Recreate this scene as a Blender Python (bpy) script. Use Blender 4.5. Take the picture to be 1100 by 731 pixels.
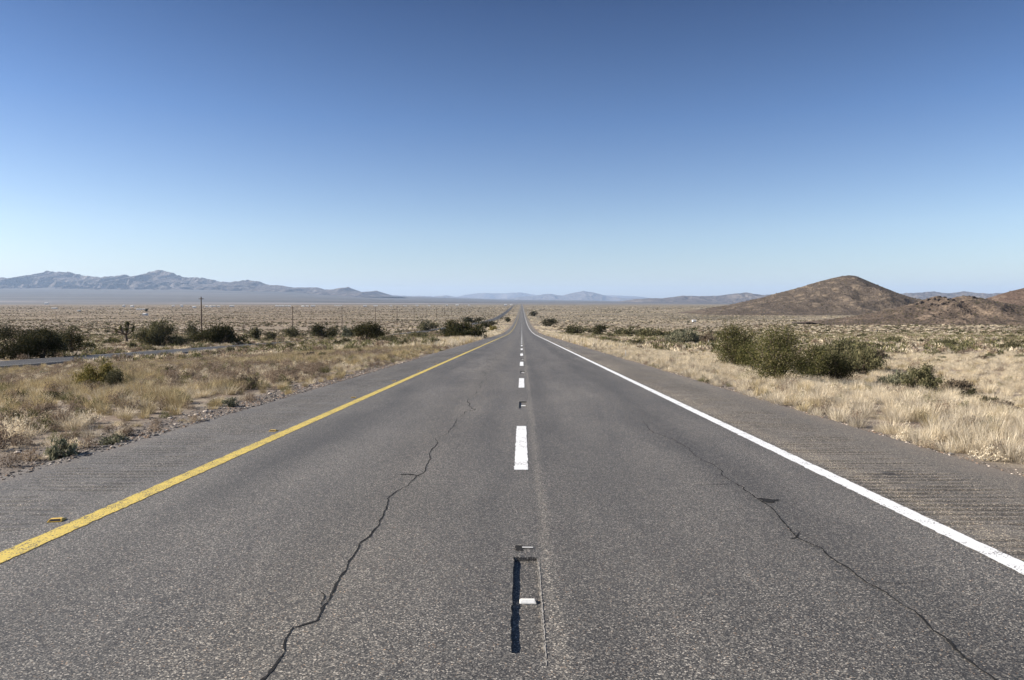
import bpy, math, random
import numpy as np
from mathutils import Vector, Matrix

R = math.radians
random.seed(7)
rng = np.random.default_rng(7)
for o in list(bpy.data.objects):
    bpy.data.objects.remove(o, do_unlink=True)
scene = bpy.context.scene
COL = scene.collection

# ------------------------------------------------------------------ camera
CAMZ, FPX, VX, HY = 1.63, 733.0, 560.5, 325.0      # eye height; focal length, vanishing column and horizon row in photo pixels
PITCH = math.atan((365.5 - HY) / FPX)
YAW = math.atan((VX - 550) / FPX)
cam_d = bpy.data.cameras.new('camera')
cam_d.sensor_width = 36; cam_d.lens = 36 * FPX / 1100
cam_d.clip_start = 0.1; cam_d.clip_end = 90000
cam = bpy.data.objects.new('camera', cam_d); COL.objects.link(cam)
cam.location = (0, 0, CAMZ)
cam.rotation_euler = (R(90) - PITCH, 0, YAW)
scene.camera = cam
CM = cam.rotation_euler.to_matrix()

def ray(px, py):
    """direction of the view through a photo pixel, scaled so that dy = 1"""
    d = CM @ Vector(((px - 550) / FPX, (365.5 - py) / FPX, -1))
    return d.x / d.y, d.z / d.y

# ------------------------------------------------------------------ light
SUN_EL, SUN_AZ = R(29), R(-91)          # azimuth clockwise from +Y: the sun stands left, square to the road
sdir = Vector((math.sin(SUN_AZ) * math.cos(SUN_EL), math.cos(SUN_AZ) * math.cos(SUN_EL), math.sin(SUN_EL)))
sun_d = bpy.data.lights.new('sun', 'SUN')
sun_d.energy = 4.6; sun_d.angle = R(0.53); sun_d.color = (1.0, 0.93, 0.84)
sun = bpy.data.objects.new('sun', sun_d); COL.objects.link(sun)
sun.rotation_euler = (-sdir).to_track_quat('-Z', 'Y').to_euler()

world = bpy.data.worlds.new('World'); scene.world = world
world.use_nodes = True
wn = world.node_tree; wn.nodes.clear()
sky = wn.nodes.new('ShaderNodeTexSky'); sky.sky_type = 'NISHITA'
sky.sun_disc = False; sky.sun_elevation = SUN_EL; sky.sun_rotation = SUN_AZ
sky.altitude = 900; sky.air_density = 1.0; sky.dust_density = 1.2; sky.ozone_density = 2.2
hs = wn.nodes.new('ShaderNodeHueSaturation'); hs.inputs['Saturation'].default_value = 0.93
bg = wn.nodes.new('ShaderNodeBackground'); bg.inputs[1].default_value = 0.06
wo = wn.nodes.new('ShaderNodeOutputWorld')
gm = wn.nodes.new('ShaderNodeGamma'); gm.inputs[1].default_value = 1.15      # the photograph's steep film contrast in the blue
wn.links.new(sky.outputs[0], gm.inputs[0]); wn.links.new(gm.outputs[0], hs.inputs['Color']); hs.inputs['Value'].default_value = 0.80
tc = wn.nodes.new('ShaderNodeTexCoord'); sz = wn.nodes.new('ShaderNodeSeparateXYZ'); rp = wn.nodes.new('ShaderNodeValToRGB')
wn.links.new(tc.outputs['Generated'], sz.inputs[0]); wn.links.new(sz.outputs[2], rp.inputs[0])      # deeper blue towards the zenith
for e_, (p_, c_) in zip([rp.color_ramp.elements[0], rp.color_ramp.elements[1]] + [rp.color_ramp.elements.new(x) for x in (.1, .25, .34)],
                        [(0.0, (1.0, .97, .98, 1)), (.55, (.13, .22, .38, 1)), (.1, (.93, .93, .97, 1)), (.25, (.49, .64, .84, 1)), (.40, (.20, .34, .54, 1))]):
    e_.position = p_; e_.color = c_
mu = wn.nodes.new('ShaderNodeMix'); mu.data_type = 'RGBA'; mu.blend_type = 'MULTIPLY'; mu.inputs[0].default_value = 1.0
wn.links.new(hs.outputs[0], mu.inputs[6]); wn.links.new(rp.outputs[0], mu.inputs[7]); wn.links.new(mu.outputs[2], bg.inputs[0])
wn.links.new(bg.outputs[0], wo.inputs[0])

vs = scene.view_settings
vs.view_transform = 'Standard'; vs.look = 'None'; vs.gamma = 1; vs.exposure = 1.22
vs.use_curve_mapping = False
scene.cycles.volume_bounces = 2
scene.cycles.max_bounces = 6

# ------------------------------------------------------------------ helpers
def tag(o, label=None, cat=None, group=None, kind=None):
    if label: o['label'] = label
    if cat: o['category'] = cat
    if group: o['group'] = group
    if kind: o['kind'] = kind
    return o

def mesh_obj(name, verts, faces, mats, parent=None, smooth=False, midx=None):
    me = bpy.data.meshes.new(name)
    v = np.asarray(verts, dtype=np.float32).reshape(-1, 3)
    if isinstance(faces, np.ndarray):
        n, k = faces.shape
        me.vertices.add(len(v)); me.vertices.foreach_set('co', v.ravel())
        me.loops.add(n * k); me.polygons.add(n)
        me.loops.foreach_set('vertex_index', faces.astype(np.int32).ravel())
        me.polygons.foreach_set('loop_start', np.arange(0, n * k, k, dtype=np.int32))
        me.polygons.foreach_set('loop_total', np.full(n, k, dtype=np.int32))
        me.update(calc_edges=True); me.validate()
    else:
        me.from_pydata(v.tolist(), [], faces); me.update()
    for m in (mats if isinstance(mats, (list, tuple)) else [mats]):
        me.materials.append(m)
    if midx is not None:
        me.polygons.foreach_set('material_index', np.asarray(midx, dtype=np.int32))
    me.polygons.foreach_set('use_smooth', np.full(len(me.polygons), bool(smooth)))
    o = bpy.data.objects.new(name, me); COL.objects.link(o)
    if parent: o.parent = parent
    return o

def empty(name, loc, rz=0):
    o = bpy.data.objects.new(name, None); COL.objects.link(o)
    o.location = loc; o.rotation_euler = (0, 0, rz); o.empty_display_size = 0.2
    return o

class MB:
    """collects shapes, then links them as one mesh object"""
    def __init__(s): s.v = []; s.f = []
    def add(s, vs, fs):
        n = len(s.v); s.v += [tuple(p) for p in vs]; s.f += [tuple(i + n for i in f) for f in fs]
    def box(s, c, d, taper=1.0):
        x, y, z = c; a, b, h = d[0] / 2, d[1] / 2, d[2] / 2; t = taper
        s.add([(x-a, y-b, z-h), (x+a, y-b, z-h), (x+a, y+b, z-h), (x-a, y+b, z-h),
               (x-a*t, y-b*t, z+h), (x+a*t, y-b*t, z+h), (x+a*t, y+b*t, z+h), (x-a*t, y+b*t, z+h)],
              [(3,2,1,0), (4,5,6,7), (0,1,5,4), (1,2,6,5), (2,3,7,6), (3,0,4,7)])
    def tube(s, pts, rads, n=6, cap=True):
        pts = [Vector(p) for p in pts]; vs = []; fs = []
        for i, p in enumerate(pts):
            t = (pts[min(i+1, len(pts)-1)] - pts[max(i-1, 0)]).normalized()
            u = t.cross(Vector((0.13, 1, 0.07))).normalized(); w = t.cross(u)
            for k in range(n):
                a = 2 * math.pi * k / n
                vs.append(p + (u * math.cos(a) + w * math.sin(a)) * rads[i])
        for i in range(len(pts) - 1):
            for k in range(n):
                fs.append((i*n+k, i*n+(k+1) % n, (i+1)*n+(k+1) % n, (i+1)*n+k))
        if cap:
            fs.append(tuple(range(n-1, -1, -1))); fs.append(tuple((len(pts)-1)*n + k for k in range(n)))
        s.add(vs, fs)
    def build(s, name, mat, parent=None, smooth=False):
        return mesh_obj(name, s.v, s.f, mat, parent, smooth)

# value noise, vectorised
_T = np.random.default_rng(11).random((256, 256))
def vnoise(x, y):
    x = np.asarray(x, float); y = np.asarray(y, float)
    xi = np.floor(x).astype(int); yi = np.floor(y).astype(int); fx = x - xi; fy = y - yi
    fx = fx*fx*(3-2*fx); fy = fy*fy*(3-2*fy)
    g = lambda a, b: _T[a % 256, b % 256]
    return (g(xi, yi)*(1-fx) + g(xi+1, yi)*fx)*(1-fy) + (g(xi, yi+1)*(1-fx) + g(xi+1, yi+1)*fx)*fy
def fbm(x, y, o=4, ridged=False):
    t = 0; a = 1; n = 0; x = np.asarray(x, float); y = np.asarray(y, float)
    for k in range(o):
        v = vnoise(x + 17.3*k, y - 9.1*k)
        if ridged: v = 1 - abs(2*v - 1)
        t = t + a*v; n += a; a *= 0.5; x = (x*0.8 + y*0.6)*2.03; y = (-x/2.03*0.6 + y*0.8)*2.03
    return t / n
def sst(a, b, x):
    t = np.clip((np.asarray(x, float) - a) / (b - a), 0, 1); return t*t*(3-2*t)

# ------------------------------------------------------------------ terrain functions
def road_z(Y):
    """grade of the highway: 3.8 % down, flattening out on the valley floor"""
    Y = np.asarray(Y, float)
    near = 0.038 * np.minimum(Y, 160)
    far = 8.55 * (1 - np.exp(-np.maximum(Y - 160, 0) / 225))
    return -(near + far)
CY = [-60, 0, 55, 120, 160, 250, 437, 500, 640, 1170, 3000, 9000]
CX = [-41, -41, -42, -46, -48, -45, -31, -27, -24, -26, -38, -60]
_cy = np.linspace(-60, 9000, 9061); _cx = np.interp(_cy, CY, CX)
_k = np.hanning(61); _k /= _k.sum(); _cx = np.convolve(np.pad(_cx, 30, 'edge'), _k, 'valid')
def lane_x(Y): return np.interp(Y, _cy, _cx)

APX = [-400, 0, 200, 300, 400, 540, 640, 760, 1500]
APY = [309, 308, 310, 313, 318.5, 322.5, 323.5, 325.8, 326]
def ground_z(X, Y, micro=True):
    X = np.asarray(X, float); Y = np.asarray(Y, float)
    z = road_z(Y)
    z = z - 1.4 * sst(-7, -36, X) * (1 - sst(230, 430, Y)) * sst(-1e9, 0, -X*0)
    z = z - 0.45 * sst(6.2, 14, X)
    dl = np.abs(X - lane_x(Y))
    away = sst(7.2, 20, np.abs(X)) * sst(4.5, 13, dl)
    z = z + away * (0.55*(fbm(X/13, Y/13, 3) - 0.5) + sst(60, 300, np.hypot(X, Y))*2.2*(fbm(X/90+5, Y/90, 3) - 0.5)*(1-sst(500,2500,Y)*0.6))
    z = z + 0.75 * np.exp(-((X - lane_x(Y) - 15)/7.0)**2) * sst(75, 120, Y) * (1 - sst(300, 420, Y))      # median berm
    z = z - 0.14 * (1 - sst(5.1, 5.45, np.abs(X + 0.13)))     # under the pavement
    z = z - 0.05
    px = VX + X / np.maximum(Y, 1) * FPX
    up = (HY - np.interp(px, APX, APY)) * 16000 / FPX + 16
    z = z + up * sst(3500, 30000, Y)**0.0 * np.clip((Y - 5000) / 11000, 0, 1.15)**1.5
    return z

def at(px, py, lift=0.0):
    """where the view through a photo pixel meets the terrain"""
    dx, dz = ray(px, py)
    Y = np.concatenate([np.arange(2, 200, 0.1), np.arange(200, 6000, 1.0)])
    g = ground_z(dx*Y, Y); zz = CAMZ + dz*Y
    i = np.argmax(zz <= g)
    y = Y[i] if zz[i] <= g[i] else 5000.0
    return Vector((dx*y, y, float(ground_z(dx*y, y)) + lift))

# ------------------------------------------------------------------ materials
def newmat(name):
    m = bpy.data.materials.new(name); m.use_nodes = True
    nt = m.node_tree; b = nt.nodes['Principled BSDF']
    b.inputs['Roughness'].default_value = 0.9
    b.inputs['Specular IOR Level'].default_value = 0.15
    return m, nt, b
def N(nt, typ, **kw):
    n = nt.nodes.new(typ)
    for k, v in kw.items():
        if k.startswith('_'): setattr(n, k[1:], v)
        else: n.inputs[k.replace('__', ' ')].default_value = v
    return n
def ramp(nt, fac, stops, interp='LINEAR'):
    n = nt.nodes.new('ShaderNodeValToRGB'); cr = n.color_ramp; cr.interpolation = interp
    while len(cr.elements) < len(stops): cr.elements.new(0.5)
    for e, (p, c) in zip(cr.elements, stops):
        e.position = p; e.color = (*c, 1) if len(c) == 3 else c
    nt.links.new(fac, n.inputs[0]); return n.outputs[0]
def mix(nt, fac, a, b, mode='MIX'):
    n = nt.nodes.new('ShaderNodeMix'); n.data_type = 'RGBA'; n.blend_type = mode
    for s, v in ((0, fac), (6, a), (7, b)):
        if isinstance(v, (int, float)): n.inputs[s].default_value = v
        elif isinstance(v, tuple): n.inputs[s].default_value = (*v, 1)
        else: nt.links.new(v, n.inputs[s])
    return n.outputs[2]
def math_(nt, op, a, b=0.0, c=0.0, clamp=False):
    n = nt.nodes.new('ShaderNodeMath'); n.operation = op; n.use_clamp = clamp
    for s, v in ((0, a), (1, b), (2, c)):
        if isinstance(v, (int, float)): n.inputs[s].default_value = v
        else: nt.links.new(v, n.inputs[s])
    return n.outputs[0]
def maprange(nt, v, a, b, c=0.0, d=1.0, smooth=True):
    n = nt.nodes.new('ShaderNodeMapRange')
    if smooth: n.interpolation_type = 'SMOOTHSTEP'
    nt.links.new(v, n.inputs[0])
    for i, x in zip((1, 2, 3, 4), (a, b, c, d)): n.inputs[i].default_value = x
    return n.outputs[0]
def coords(nt, scale=(1, 1, 1), out='Object'):
    t = nt.nodes.new('ShaderNodeTexCoord'); m = nt.nodes.new('ShaderNodeMapping')
    m.inputs['Scale'].default_value = scale
    nt.links.new(t.outputs[out], m.inputs[0]); return m.outputs[0]
def noise(nt, vec, scale, detail=4, rough=0.55):
    n = N(nt, 'ShaderNodeTexNoise', Scale=scale, Detail=detail, Roughness=rough)
    nt.links.new(vec, n.inputs['Vector']); return n.outputs[0]
def voro(nt, vec, scale, feature='F1', out='Color'):
    n = N(nt, 'ShaderNodeTexVoronoi', Scale=scale, _feature=feature)
    nt.links.new(vec, n.inputs['Vector']); return n.outputs[out]
def bump(nt, b, h, strength, dist):
    n = N(nt, 'ShaderNodeBump', Strength=strength, Distance=dist)
    nt.links.new(h, n.inputs['Height']); nt.links.new(n.outputs[0], b.inputs['Normal'])
def gauss(nt, x, c, w):
    """1 at x = c, falling to 0 at distance w"""
    d = math_(nt, 'ABSOLUTE', math_(nt, 'SUBTRACT', x, c))
    return maprange(nt, d, 0.0, w, 1.0, 0.0)

def asphalt_mat(name, tone=1.0, worn=True):
    m, nt, b = newmat(name)
    P = coords(nt)
    chips = nt.nodes.new('ShaderNodeSeparateColor'); nt.links.new(voro(nt, P, 140), chips.inputs[0])
    chips2 = nt.nodes.new('ShaderNodeSeparateColor'); nt.links.new(voro(nt, P, 230), chips2.inputs[0])
    c = ramp(nt, chips.outputs[0], [(0.0, (.008, .0075, .007)), (.30, (.030, .028, .0255)), (.62, (.090, .085, .078)), (.90, (.25, .23, .20)), (1.0, (.60, .55, .48))])
    c2 = ramp(nt, chips2.outputs[1], [(0.0, (.03, .029, .029)), (.6, (.085, .082, .08)), (1.0, (.26, .245, .23))])
    c = mix(nt, 0.22, c, c2)
    warm = ramp(nt, chips.outputs[2], [(0.0, (1, 1, 1)), (.93, (1, 1, 1)), (1.0, (1.25, .95, .72))])
    c = mix(nt, 1.0, c, warm, 'MULTIPLY')
    Ps = coords(nt, (1.0, 0.12, 1.0))
    n1 = noise(nt, Ps, 1.3, 5)
    n2 = noise(nt, P, 0.5, 4)
    v = ramp(nt, n1, [(.3, (.74, .74, .74)), (.7, (1.22, 1.21, 1.18))])
    c = mix(nt, 1.0, c, v, 'MULTIPLY')
    v = ramp(nt, n2, [(.3, (.9, .9, .9)), (.7, (1.1, 1.1, 1.1))])
    c = mix(nt, 1.0, c, v, 'MULTIPLY')
    if worn:
        sx = nt.nodes.new('ShaderNodeSeparateXYZ'); nt.links.new(P, sx.inputs[0])
        wob = noise(nt, coords(nt, (0, 0.18, 0)), 1.0, 3)
        X = math_(nt, 'ADD', sx.outputs[0], math_(nt, 'MULTIPLY', math_(nt, 'SUBTRACT', wob, 0.5), 0.16))
        for cx, w, k in ((2.35, 0.75, .70), (0.42, 0.3, .80), (-2.95, 0.7, .78), (-0.5, .5, .93)):
            g = math_(nt, 'MULTIPLY', gauss(nt, X, cx, w), maprange(nt, noise(nt, coords(nt, (1, .1, 1)), 2.2, 3), .25, .65, .35, 1.0))
            c = mix(nt, g, c, mix(nt, 1.0, c, (k, k, k), 'MULTIPLY'))
        for cx, w, k in ((0.185, 0.075, 1.45), (-1.3, 0.9, 1.08), (3.72, .28, 1.25)):
            c = mix(nt, gauss(nt, X, cx, w), c, mix(nt, 1.0, c, (k, k*.985, k*.95), 'MULTIPLY'))
        # shoulders: chip seal, dusty
        sh = maprange(nt, sx.outputs[0], 3.4, 3.6)
        sh2 = maprange(nt, sx.outputs[0], -3.7, -3.9)
        c = mix(nt, sh, c, mix(nt, 1.0, c, (1.30, 1.24, 1.14), 'MULTIPLY'))
        dust = maprange(nt, math_(nt, 'ADD', math_(nt, 'ABSOLUTE', math_(nt, 'ADD', sx.outputs[0], .12)), math_(nt, 'MULTIPLY', noise(nt, P, 2.5, 5), 1.1)), 5.6, 6.4)
        c = mix(nt, math_(nt, 'MULTIPLY', dust, .65), c, (.20, .165, .13))
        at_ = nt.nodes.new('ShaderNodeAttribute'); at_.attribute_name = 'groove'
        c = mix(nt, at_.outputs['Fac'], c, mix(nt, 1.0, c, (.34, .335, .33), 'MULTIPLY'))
        # oil spots and small scars
        sp = maprange(nt, voro(nt, coords(nt, (1, .55, 1)), 0.55, out='Distance'), 0.03, 0.055, 0.75, 0.0)
        c = mix(nt, math_(nt, 'MULTIPLY', sp, maprange(nt, noise(nt, P, 9, 2), .4, .55)), c, (.02, .02, .02))
    c = mix(nt, 1.0, c, (.93, .92, .90), 'MULTIPLY')
    if tone != 1.0: c = mix(nt, 1.0, c, (tone, tone, tone), 'MULTIPLY')
    nt.links.new(c, b.inputs['Base Color'])
    b.inputs['Roughness'].default_value = 0.66
    b.inputs['Specular IOR Level'].default_value = 0.5
    bump(nt, b, chips.outputs[1], 0.7, 0.008)
    return m
M_ASPH = asphalt_mat('asphalt', 1.0)
M_ASPH2 = asphalt_mat('old_asphalt', .42, worn=False)

def paint_mat(name, col, worn_at=.60):
    m, nt, b = newmat(name)
    P = coords(nt)
    w = voro(nt, P, 110, out='Color'); s = nt.nodes.new('ShaderNodeSeparateColor'); nt.links.new(w, s.inputs[0])
    big = noise(nt, P, 5, 4)
    wear = math_(nt, 'GREATER_THAN', math_(nt, 'ADD', math_(nt, 'MULTIPLY', s.outputs[0], .45), math_(nt, 'MULTIPLY', big, .55)), worn_at)
    tint = mix(nt, noise(nt, P, 12, 4), tuple(x*.78 for x in col), tuple(min(x*1.08, .9) for x in col))
    c = mix(nt, wear, tint, (.10, .095, .085))
    nt.links.new(c, b.inputs['Base Color']); b.inputs['Roughness'].default_value = .7
    bump(nt, b, s.outputs[1], .5, .005)
    return m
M_WHITE = paint_mat('white_paint', (.72, .72, .71), .72)
M_OLDW = paint_mat('faded_paint', (.34, .34, .33), .56)
M_YEL = paint_mat('yellow_paint', (.58, .44, .115), .635)

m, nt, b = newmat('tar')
nt.links.new(ramp(nt, noise(nt, coords(nt), 60, 4), [(.3, (.008, .008, .009)), (.7, (.03, .029, .028))]), b.inputs['Base Color']); M_TAR_SHADE = m  # cracks and tar blotch; also colours the painted shade beyond the slot

def ground_mat():
    m, nt, b = newmat('desert_ground')
    P = coords(nt)
    sx = nt.nodes.new('ShaderNodeSeparateXYZ'); nt.links.new(P, sx.inputs[0])
    fine = noise(nt, P, 14, 6, .7); mid = noise(nt, P, 1.1, 5, .6); big = noise(nt, P, .07, 5, .6)
    c = ramp(nt, fine, [(.3, (.12, .092, .068)), (.55, (.25, .195, .145)), (.75, (.42, .345, .27))])
    c = mix(nt, math_(nt, 'MULTIPLY', maprange(nt, mid, .4, .62), .8), c, (.31, .26, .19))                     # straw litter
    c = mix(nt, math_(nt, 'MULTIPLY', maprange(nt, mid, .5, .36), .6), c, (.16, .12, .09))
    c = mix(nt, math_(nt, 'MULTIPLY', maprange(nt, big, .5, .72), .45), c, (.25, .16, .105))
    peb = maprange(nt, voro(nt, P, 22, out='Distance'), .18, .28, 1, 0)
    c = mix(nt, math_(nt, 'MULTIPLY', peb, maprange(nt, noise(nt, P, 3, 2), .5, .6)), c, (.45, .40, .35))
    gr = math_(nt, 'MULTIPLY', maprange(nt, math_(nt, 'ADD', math_(nt, 'ABSOLUTE', math_(nt, 'ADD', sx.outputs[0], .3)), math_(nt, 'MULTIPLY', mid, 1.6)), 7.9, 6.6), maprange(nt, sx.outputs[1], 90, 40))
    c = mix(nt, math_(nt, 'MULTIPLY', gr, .85), c, ramp(nt, noise(nt, P, 45, 4, .8), [(.35, (.045, .038, .033)), (.52, (.13, .11, .095)), (.68, (.36, .32, .28))]))      # gravel verge
    # far plain: patchwork of scrub, pale soil and red earth, bands following the valley
    Pf = coords(nt, (.35, 1, 1))
    f1 = noise(nt, Pf, .02, 8, .68); f2 = noise(nt, Pf, .0035, 5, .6); f3 = noise(nt, P, .25, 6, .7)
    cf = ramp(nt, f1, [(.32, (.10, .085, .06)), (.45, (.155, .13, .09)), (.56, (.25, .205, .145)), (.7, (.37, .315, .235))])
    cf = mix(nt, math_(nt, 'MULTIPLY', maprange(nt, f3, .52, .62), .6), cf, (.09, .085, .055))
    left = maprange(nt, math_(nt, 'DIVIDE', sx.outputs[0], math_(nt, 'MAXIMUM', sx.outputs[1], 1.0)), -.05, -.35)
    cf = mix(nt, math_(nt, 'MULTIPLY', maprange(nt, f2, .3, .6), math_(nt, 'MULTIPLY', left, .6)), cf, (.185, .13, .085))
    far = maprange(nt, sx.outputs[1], 120, 700)
    c = mix(nt, far, c, cf)
    vfar = maprange(nt, sx.outputs[1], 3500, 6500)
    cb = ramp(nt, noise(nt, coords(nt, (.25, 1, 1)), .0011, 7, .6), [(.35, (.065, .062, .056)), (.6, (.12, .11, .098))])
    c = mix(nt, vfar, c, cb)
    wobble = math_(nt, 'ADD', sx.outputs[1], math_(nt, 'MULTIPLY', noise(nt, coords(nt, (.3, 1, 1)), .0006, 4), 2600))
    playa = math_(nt, 'MULTIPLY', gauss(nt, wobble, 7600, 900), maprange(nt, noise(nt, coords(nt, (.2, 1, 1)), .0012, 4), .40, .55))
    c = mix(nt, math_(nt, 'MULTIPLY', playa, .6), c, (.34, .29, .26))
    nt.links.new(c, b.inputs['Base Color'])
    bump(nt, b, fine, .7, .04)
    return m
M_GROUND = ground_mat()

def rock_mat(name, dark, light, scale, patch, bd):
    m, nt, b = newmat(name)
    P = coords(nt)
    f = noise(nt, P, scale, 8, .7)
    c = ramp(nt, f, [(.32, dark), (.52, tuple((a+b_)/2 for a, b_ in zip(dark, light))), (.72, light)])
    p = noise(nt, P, scale*.13, 4, .6)
    c = mix(nt, maprange(nt, p, .5, .68), c, mix(nt, maprange(nt, f, .35, .65), tuple(x*.6 for x in patch), patch))
    nt.links.new(c, b.inputs['Base Color'])
    f2 = noise(nt, P, scale*.28, 6, .65)
    bump(nt, b, math_(nt, 'ADD', f, math_(nt, 'MULTIPLY', f2, 2.2)), .9, bd)
    return m
M_MTN = rock_mat('mountain_rock', (.045, .04, .04), (.25, .21, .185), .009, (.28, .235, .20), 170)
M_HILL = rock_mat('dark_volcanic_rock', (.040, .033, .028), (.165, .13, .10), .6, (.25, .195, .14), 1.6)
M_KNOLL = rock_mat('knoll_rock', (.038, .03, .025), (.185, .14, .105), .8, (.26, .195, .14), 1.2)
M_HILL2 = rock_mat('reddish_hill_rock', (.06, .042, .034), (.20, .14, .105), .7, (.27, .205, .15), 1.2)

def leaf_mat(name, dark, light, trans=.25, hue=None):
    m, nt, b = newmat(name)
    g = nt.nodes.new('ShaderNodeNewGeometry')
    c = ramp(nt, g.outputs['Random Per Island'], [(0, dark), (.7, light), (1, hue or light)])
    oi = nt.nodes.new('ShaderNodeObjectInfo')
    c = mix(nt, 1.0, c, ramp(nt, oi.outputs['Random'], [(0, (.75, .75, .75)), (1, (1.2, 1.18, 1.1))]), 'MULTIPLY')
    nt.links.new(c, b.inputs['Base Color'])
    b.inputs['Roughness'].default_value = .8; b.inputs['Specular IOR Level'].default_value = .08
    t = nt.nodes.new('ShaderNodeBsdfTranslucent'); nt.links.new(c, t.inputs[0])
    ms = nt.nodes.new('ShaderNodeMixShader'); ms.inputs[0].default_value = trans
    nt.links.new(b.outputs[0], ms.inputs[1]); nt.links.new(t.outputs[0], ms.inputs[2])
    nt.links.new(ms.outputs[0], nt.nodes['Material Output'].inputs[0])
    return m
M_LEAF = {
 'green': leaf_mat('olive_leaves', (.030, .036, .012), (.112, .112, .042), hue=(.26, .22, .10)),
 'grey':  leaf_mat('grey_green_leaves', (.045, .048, .025), (.135, .128, .07), hue=(.2, .175, .10)),
 'dark':  leaf_mat('dark_leaves', (.016, .020, .009), (.055, .056, .024), hue=(.11, .09, .045)),
 'brown': leaf_mat('dry_brown_leaves', (.09, .07, .05), (.22, .175, .13), hue=(.3, .25, .18)),
 'gold':  leaf_mat('yellow_green_leaves', (.08, .08, .025), (.24, .20, .07), hue=(.34, .27, .10)),
 'sage':  leaf_mat('sage_leaves', (.07, .08, .05), (.2, .2, .14), hue=(.28, .25, .17)),
}
M_STRAW = leaf_mat('pale_straw', (.34, .28, .195), (.68, .59, .455), .3, hue=(.80, .73, .60))
M_STRAW2 = leaf_mat('golden_straw', (.20, .155, .085), (.46, .375, .225), .3, hue=(.6, .51, .34))
M_WEED = leaf_mat('brown_weed', (.11, .08, .06), (.31, .24, .18), .25, hue=(.42, .34, .26))
M_WEEDG = leaf_mat('green_weed', (.06, .065, .03), (.19, .18, .09), .25, hue=(.3, .26, .14))
m, nt, b = newmat('bark')
nt.links.new(ramp(nt, noise(nt, coords(nt), 25, 4), [(.3, (.05, .038, .028)), (.7, (.14, .11, .085))]), b.inputs['Base Color']); M_BARK = m
m, nt, b = newmat('weathered_wood')
nt.links.new(ramp(nt, noise(nt, coords(nt, (8, 8, .5)), 6, 4), [(.3, (.05, .035, .027)), (.7, (.12, .09, .07))]), b.inputs['Base Color']); M_WOOD = m
def plain(name, col, rough=.7, sc=20):
    m, nt, b = newmat(name)
    c = ramp(nt, noise(nt, coords(nt), sc, 4), [(.3, tuple(x*.82 for x in col)), (.7, tuple(min(x*1.08, .9) for x in col))])
    nt.links.new(c, b.inputs['Base Color']); b.inputs['Roughness'].default_value = rough
    return m
M_PANEL = plain('white_siding', (.78, .77, .74), .5, 2)
M_ROOF = plain('pale_metal_roof', (.5, .49, .47), .5, 2)
M_BROOF = plain('brown_roof', (.12, .08, .06), .6, 2)
M_WIN = plain('dark_window', (.03, .035, .04), .2, 2)
M_CER = plain('white_ceramic', (.72, .70, .64), .35, 90)
M_AMB = plain('amber_plastic', (.68, .44, .08), .35, 90)
M_LENS = plain('dark_reflector', (.035, .03, .028), .3, 60)
M_POST = plain('post_white', (.7, .68, .62), .5, 20)
M_STONE = plain('pale_stone', (.50, .43, .36), .9, 14)
M_STONED = plain('grey_gravel', (.15, .135, .12), .9, 30)
M_IRON = plain('grey_steel', (.25, .25, .25), .5, 20)

# ------------------------------------------------------------------ ground sheet
def geo(a, b, r):
    o = [a]
    while o[-1] < b: o.append(o[-1]*r + 0.01)
    return o
ys = list(np.arange(-30, 0, 2)) + list(np.arange(0, 45, .75)) + geo(45, 34000, 1.032)
xr = [5.0, 5.2, 5.38, 5.6, 5.9, 6.4] + list(np.arange(7, 20, 1.0)) + list(np.arange(20, 62, 1.5)) + geo(62, 34000, 1.042)
xl = [5.0, 5.3, 5.58, 5.85, 6.2, 6.6] + list(np.arange(7, 20, 1.0)) + list(np.arange(20, 62, 1.0)) + geo(62, 34000, 1.042)
xs = [-x for x in reversed(xl)] + [0.0] + xr
XX, YY = np.meshgrid(xs, ys)
ZZ = ground_z(XX, YY)
nx, ny = len(xs), len(ys)
ii = np.arange(nx*ny).reshape(ny, nx)
F = np.stack([ii[:-1, :-1], ii[:-1, 1:], ii[1:, 1:], ii[1:, :-1]], -1).reshape(-1, 4)
g = mesh_obj('ground', np.stack([XX, YY, ZZ], -1), F, M_GROUND, smooth=True)
tag(g, 'dry sandy desert floor stretching to the foot of the mountains', 'ground', kind='structure')

# ------------------------------------------------------------------ highway
EL, ER = -5.72, 5.5
SLX0, SLX1 = -0.052, 0.112
slots = [(3.33, 4.76)] + [(13.75 + 10.85*k, 15.1 + 10.85*k) for k in range(0, 5)]
cols = sorted([EL-.14, EL, -5.4, -5.05, -4.9, -4.74, -4.6, -4.45, -4.32, -4.2, -3.9, -3.6, -2.4, -1.2, SLX0-.004, SLX0, SLX1, SLX1+.004, 1.2, 2.4, 3.3, 3.66, 3.8, 3.92, 4.05, 4.18, 4.3, 4.42, 4.5, 5.0, ER, ER+.12])
rows = list(np.arange(-12, 46, .05)) + list(np.arange(46, 75, .25))
for a, b_ in slots:
    rows = [r for r in rows if min(abs(r-a), abs(r-b_)) > .018] + [a, a+.004, b_, b_+.004]
rows = sorted(rows)
rows += [r for r in geo(75.3, 9000, 1.03)]
rows = np.array(rows); cols = np.array(cols)
CXX, RYY = np.meshgrid(cols, rows)
Z = road_z(RYY)
Z = Z + 0.0*CXX
Z[:, 0] -= .22; Z[:, -1] -= .16
EDG = np.clip(0.10*(fbm(rows*.9, rows*0, 3) - .5) + .05*(fbm(rows*6, rows*0+3, 2)-.5), -.2, .2)*2
near = rows < 46
CXX[:, 0] += EDG*1.2; CXX[:, 1] += EDG; CXX[:, -1] += EDG*.5; CXX[:, -2] += EDG*.5
groove = np.zeros_like(Z)
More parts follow.
